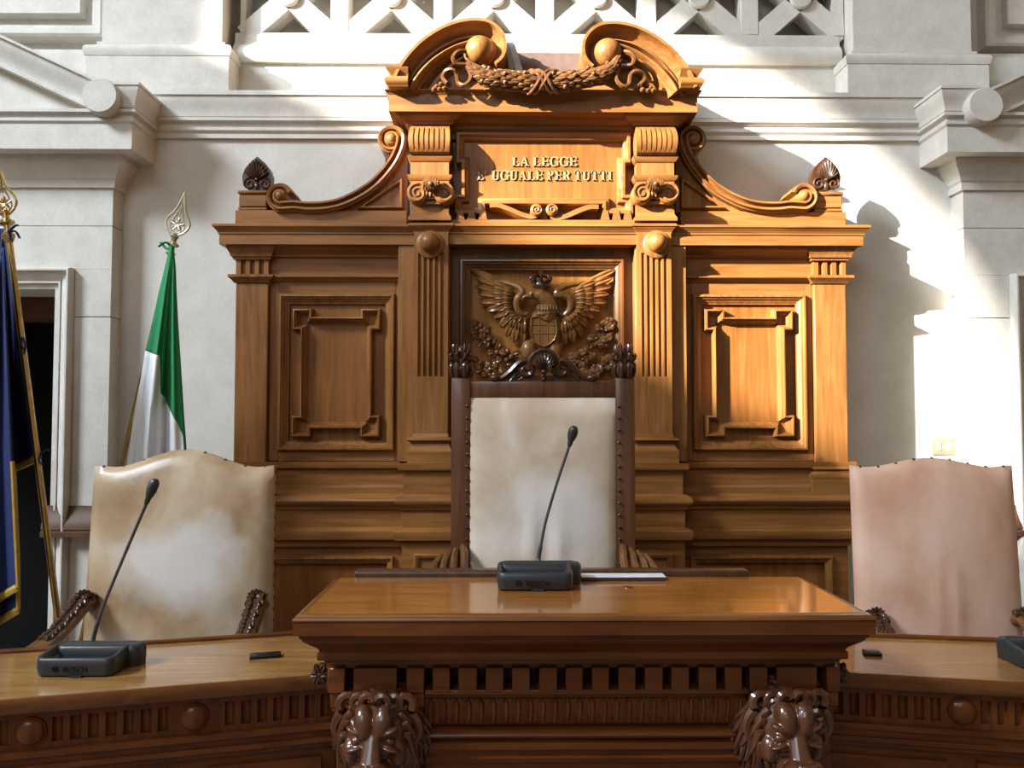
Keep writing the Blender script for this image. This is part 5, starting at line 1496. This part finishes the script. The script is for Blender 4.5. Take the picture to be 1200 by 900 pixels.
# =================================================================== FLAGS
def spear(bm, b, d, h, Y):
    """pierced spear finial, b = base point, d = axis"""
    side = Vector((d.z, 0, -d.x))
    V = lambda u, v: b + side * u * h + d * v * h
    for q in (-1, 1):
        tube(bm, smoothpath([V(q * .05, .0), V(q * .2, .12), V(q * .27, .28), V(q * .22, .42), V(q * .1, .62), V(0, 1.0)], 5), .0045, 7)
        tube(bm, smoothpath([V(q * .06, .06), V(q * .16, .2), V(q * .1, .42), V(q * .03, .6)], 4), .0028, 6)
    tube(bm, [V(0, .5), V(0, .95)], .003, 6)
    for k in range(5):
        a = PI / 2 + 2 * PI * k / 5; a2 = a + PI / 5
        blade(bm, V(0, .26), V(.17 * math.cos(a), .26 + .17 * math.sin(a)), .017, .004, (0, -1, 0), .002, .9, 5)
    for k in range(3): tube(bm, [V(-.08 + .03 * k, .64 + .06 * k), V(.08 - .03 * k, .70 + .06 * k)], .0025, 5)
def flag_base(bm, x, y):
    lathe(bm, [(.15, 0), (.15, .02), (.12, .035), (.05, .05), (.03, .1), (.022, .3), (.001, .3)], (x, y, 0), 'Z', 28)
# Italian tricolour
YF = 3.25
ptop = P(203, 285, YF); pmid = P(190, 330, YF); dd = (ptop - pmid).normalized()
dd = (ptop - P(181, 380, YF)).normalized()
foot = ptop - dd * (ptop.z - .1) / dd.z
IT = root('tricolour_flag', (foot.x, YF, 0), 'draped green and white tricolour flag on a gilt pole behind the tan chair', 'flag')
bm = NB(); tube(bm, [foot, ptop], .0105, 14); obj('pole', bm, M_BRASS, IT)
bm = NB(); flag_base(bm, foot.x, YF); obj('stand', bm, M_BRASS, IT)
bm = NB(); 
lathe(bm, [(.012, -.02), (.02, -.012), (.012, -.004), (.01, .012), (.022, .02), (.022, .028), (.01, .036), (.012, .05), (.018, .056), (.008, .07)], (0, 0, 0), 'Z', 18)
bm.transform(Matrix.Translation(ptop - dd * .03) @ dd.to_track_quat('Z', 'Y').to_matrix().to_4x4())
spear(bm, ptop + dd * .03, dd, (P(206, 222, YF) - P(203, 270, YF)).length * 1.08, YF)
obj('spear_finial', bm, M_PALE, IT)
bm = NB(); k0 = P(200, 287, YF - .015)
for a, b in (((-14, 2), (-6, -3)), ((-12, -3), (-4, 5)), ((2, 1), (8, 2))):
    tube(bm, smoothpath([k0, P(200 + b[0], 287 + b[1], YF - .03), P(200 + a[0], 287 + a[1], YF - .02)], 4), .006, 6, .5)
obj('ribbon', bm, M_GREEN, IT)
# cloth: draped cone with folds; the colour bands meet along one seam
rows = [(288, 199, 203), (310, 194, 206), (340, 186.5, 207), (380, 178, 209), (410, 171, 211), (450, 164, 213.5), (490, 157, 216), (530, 151, 219), (600, 142, 223), (680, 136, 226)]
NUF = 44
def interp(y):
    for a, b in zip(rows, rows[1:]):
        if a[0] <= y <= b[0]:
            t = (y - a[0]) / (b[0] - a[0]); return a[1] + (b[1] - a[1]) * t, a[2] + (b[2] - a[2]) * t
    return rows[-1][1], rows[-1][2]
def fv(u, y):
    l, r = interp(y); q = (y - 288) / 392
    fold = (.030 * math.sin(2 * PI * (u * 1.9 + .1)) + .012 * math.sin(2 * PI * (u * 4.3 + .3 + q * .3))) * min(1, q * 2.6) * (.6 + q)
    return P(l + (r - l) * u, y, YF - .03 - .02 * math.sin(PI * u) + fold)
def lim(u):
    pts = [(0, 411), (.40, 417), (.46, 440), (.50, 461), (.60, 466), (.94, 507), (.955, 640), (1, 650)]
    for a, b in zip(pts, pts[1:]):
        if a[0] <= u <= b[0]: return a[1] + (b[1] - a[1]) * (u - a[0]) / (b[0] - a[0])
    return 650
us_ = sorted(set([k / 44 for k in range(45)] + [.94, .955]))
for nm, mt in (('green_band', M_GREEN), ('white_band', M_WHITE)):
    bm = NB(); g = []
    for j in range(41):
        row = []
        for u in us_:
            L0 = lim(u); y = 288 + (L0 - 288) * j / 40 if mt is M_GREEN else L0 + (680 - L0) * j / 40
            row.append(bm.verts.new(fv(u, y)))
        g.append(row)
    for j in range(40):
        for i in range(len(us_) - 1): bm.faces.new((g[j][i], g[j][i + 1], g[j + 1][i + 1], g[j + 1][i]))
    o = obj(nm, bm, mt, IT, 80); sd = o.modifiers.new('cloth', 'SOLIDIFY'); sd.thickness = .003
# European flag, blue with gold fringe
YE2 = 2.98
p0 = P(8, 262, YE2); p1 = P(69, 733, YE2); d2 = (p0 - p1).normalized(); foot2 = p0 - d2 * (p0.z - .1) / d2.z
EU = root('blue_flag', (foot2.x, YE2, 0), 'dark blue flag with gold fringe on a brass pole at the left picture edge', 'flag')
bm = NB(); tube(bm, [foot2, p0], .0115, 14); obj('pole', bm, M_BRASS, EU)
bm = NB(); flag_base(bm, foot2.x, YE2); obj('stand', bm, M_BRASS, EU)
bm = NB()
lathe(bm, [(.013, -.05), (.022, -.03), (.022, -.02), (.012, -.01), (.012, .012), (.026, .02), (.026, .028), (.012, .036), (.012, .05), (.02, .056), (.008, .07)], (0, 0, 0), 'Z', 18)
bm.transform(Matrix.Translation(p0 - d2 * .02) @ d2.to_track_quat('Z', 'Y').to_matrix().to_4x4())
spear(bm, p0 + d2 * .03, d2, .165, YE2); obj('spear_finial', bm, M_BRASS, EU)
bm = NB()
k0 = P(10, 272, YE2 - .02)
for pts in (((10, 272), (17, 265), (21, 264)), ((10, 272), (18, 271), (23, 279)), ((10, 270), (12, 276), (14, 282))):
    tube(bm, smoothpath([P(x, y, YE2 - .022) for x, y in pts], 4), .007, 6, .5)
obj('ribbon', bm, M_BLUE, EU)
for k0, k1 in (((((26, 395), (24, 402), (28, 410))), (((26, 395), (30, 404), (28, 415)))), ((((48, 530), (55, 527), (58, 528))), (((48, 530), (46, 540), (50, 545))))):
    bm = NB()
    for pts in (k0, k1): tube(bm, smoothpath([P(x, y, YE2 - .022) for x, y in pts], 4), .006, 6, .5)
    obj('ribbon', bm, M_BLUE, EU)
bm = NB(); NR = 50; NC = 26
grid = []
def eu_r(y):
    pts = [(268, 6), (300, 9), (350, 17), (400, 25), (450, 31), (500, 38), (535, 44), (560, 30), (580, 16), (620, 17), (660, 20), (690, 23), (720, 22)]
    for a, b in zip(pts, pts[1:]):
        if a[0] <= y <= b[0]: return a[1] + (b[1] - a[1]) * (y - a[0]) / (b[0] - a[0])
    return pts[-1][1]
def eu_sheet(rightf, y0, y1, dY, left=-70):
    bm = NB(); g = []
    for j in range(NR + 1):
        y = y0 + (y1 - y0) * j / NR; row = []
        for i in range(NC + 1):
            u = i / NC; rx = rightf(y); q = (y - y0) / (y1 - y0)
            lx = rx + (left - rx) * min(1, .08 + q * 1.6)
            x = lx + (rx - lx) * u
            yy = y + (1 - u) * 55 * max(0, (q - .6) / .4)
            row.append(bm.verts.new(P(x, yy, YE2 + dY + .028 * math.sin(u * 17 + .6) * min(1, q * 3))))
        g.append(row)
    for j in range(NR):
        for i in range(NC): bm.faces.new((g[j][i], g[j][i + 1], g[j + 1][i + 1], g[j + 1][i]))
    bot = [v.co.copy() for v in g[-1]]; side = [r[-1].co.copy() for r in g]
    return bm, bot, side
bmA, botA, sideA = eu_sheet(lambda y: 5 + (y - 268) * .152, 268, 536, .03)
bmB, botB, sideB = eu_sheet(lambda y: 4 + 20 * (y - 268) / 460 if y < 660 else 21, 290, 715, -.045)
bmC, botC, sideC = eu_sheet(lambda y: 3 + 18 * (y - 300) / 388, 300, 688, -.10)
for nm, b_, bt, sdn in (('blue_cloth', bmA, botA, sideA), ('blue_cloth', bmB, botB, sideB), ('blue_cloth', bmC, botC, sideC)):
    o = obj(nm, b_, M_BLUE, EU, 80); sd = o.modifiers.new('cloth', 'SOLIDIFY'); sd.thickness = .003
    bm = NB(); tube(bm, [p + Vector((0, -.002, 0)) for p in bt], .009, 6, 1.6, (0, 0, 1)); tube(bm, [p + Vector((0.002, -.002, 0)) for p in sdn[int(len(sdn) * .62):]], .007, 6, 1.2, (0, -1, 0))
    obj('gold_fringe', bm, M_FRINGE, o)
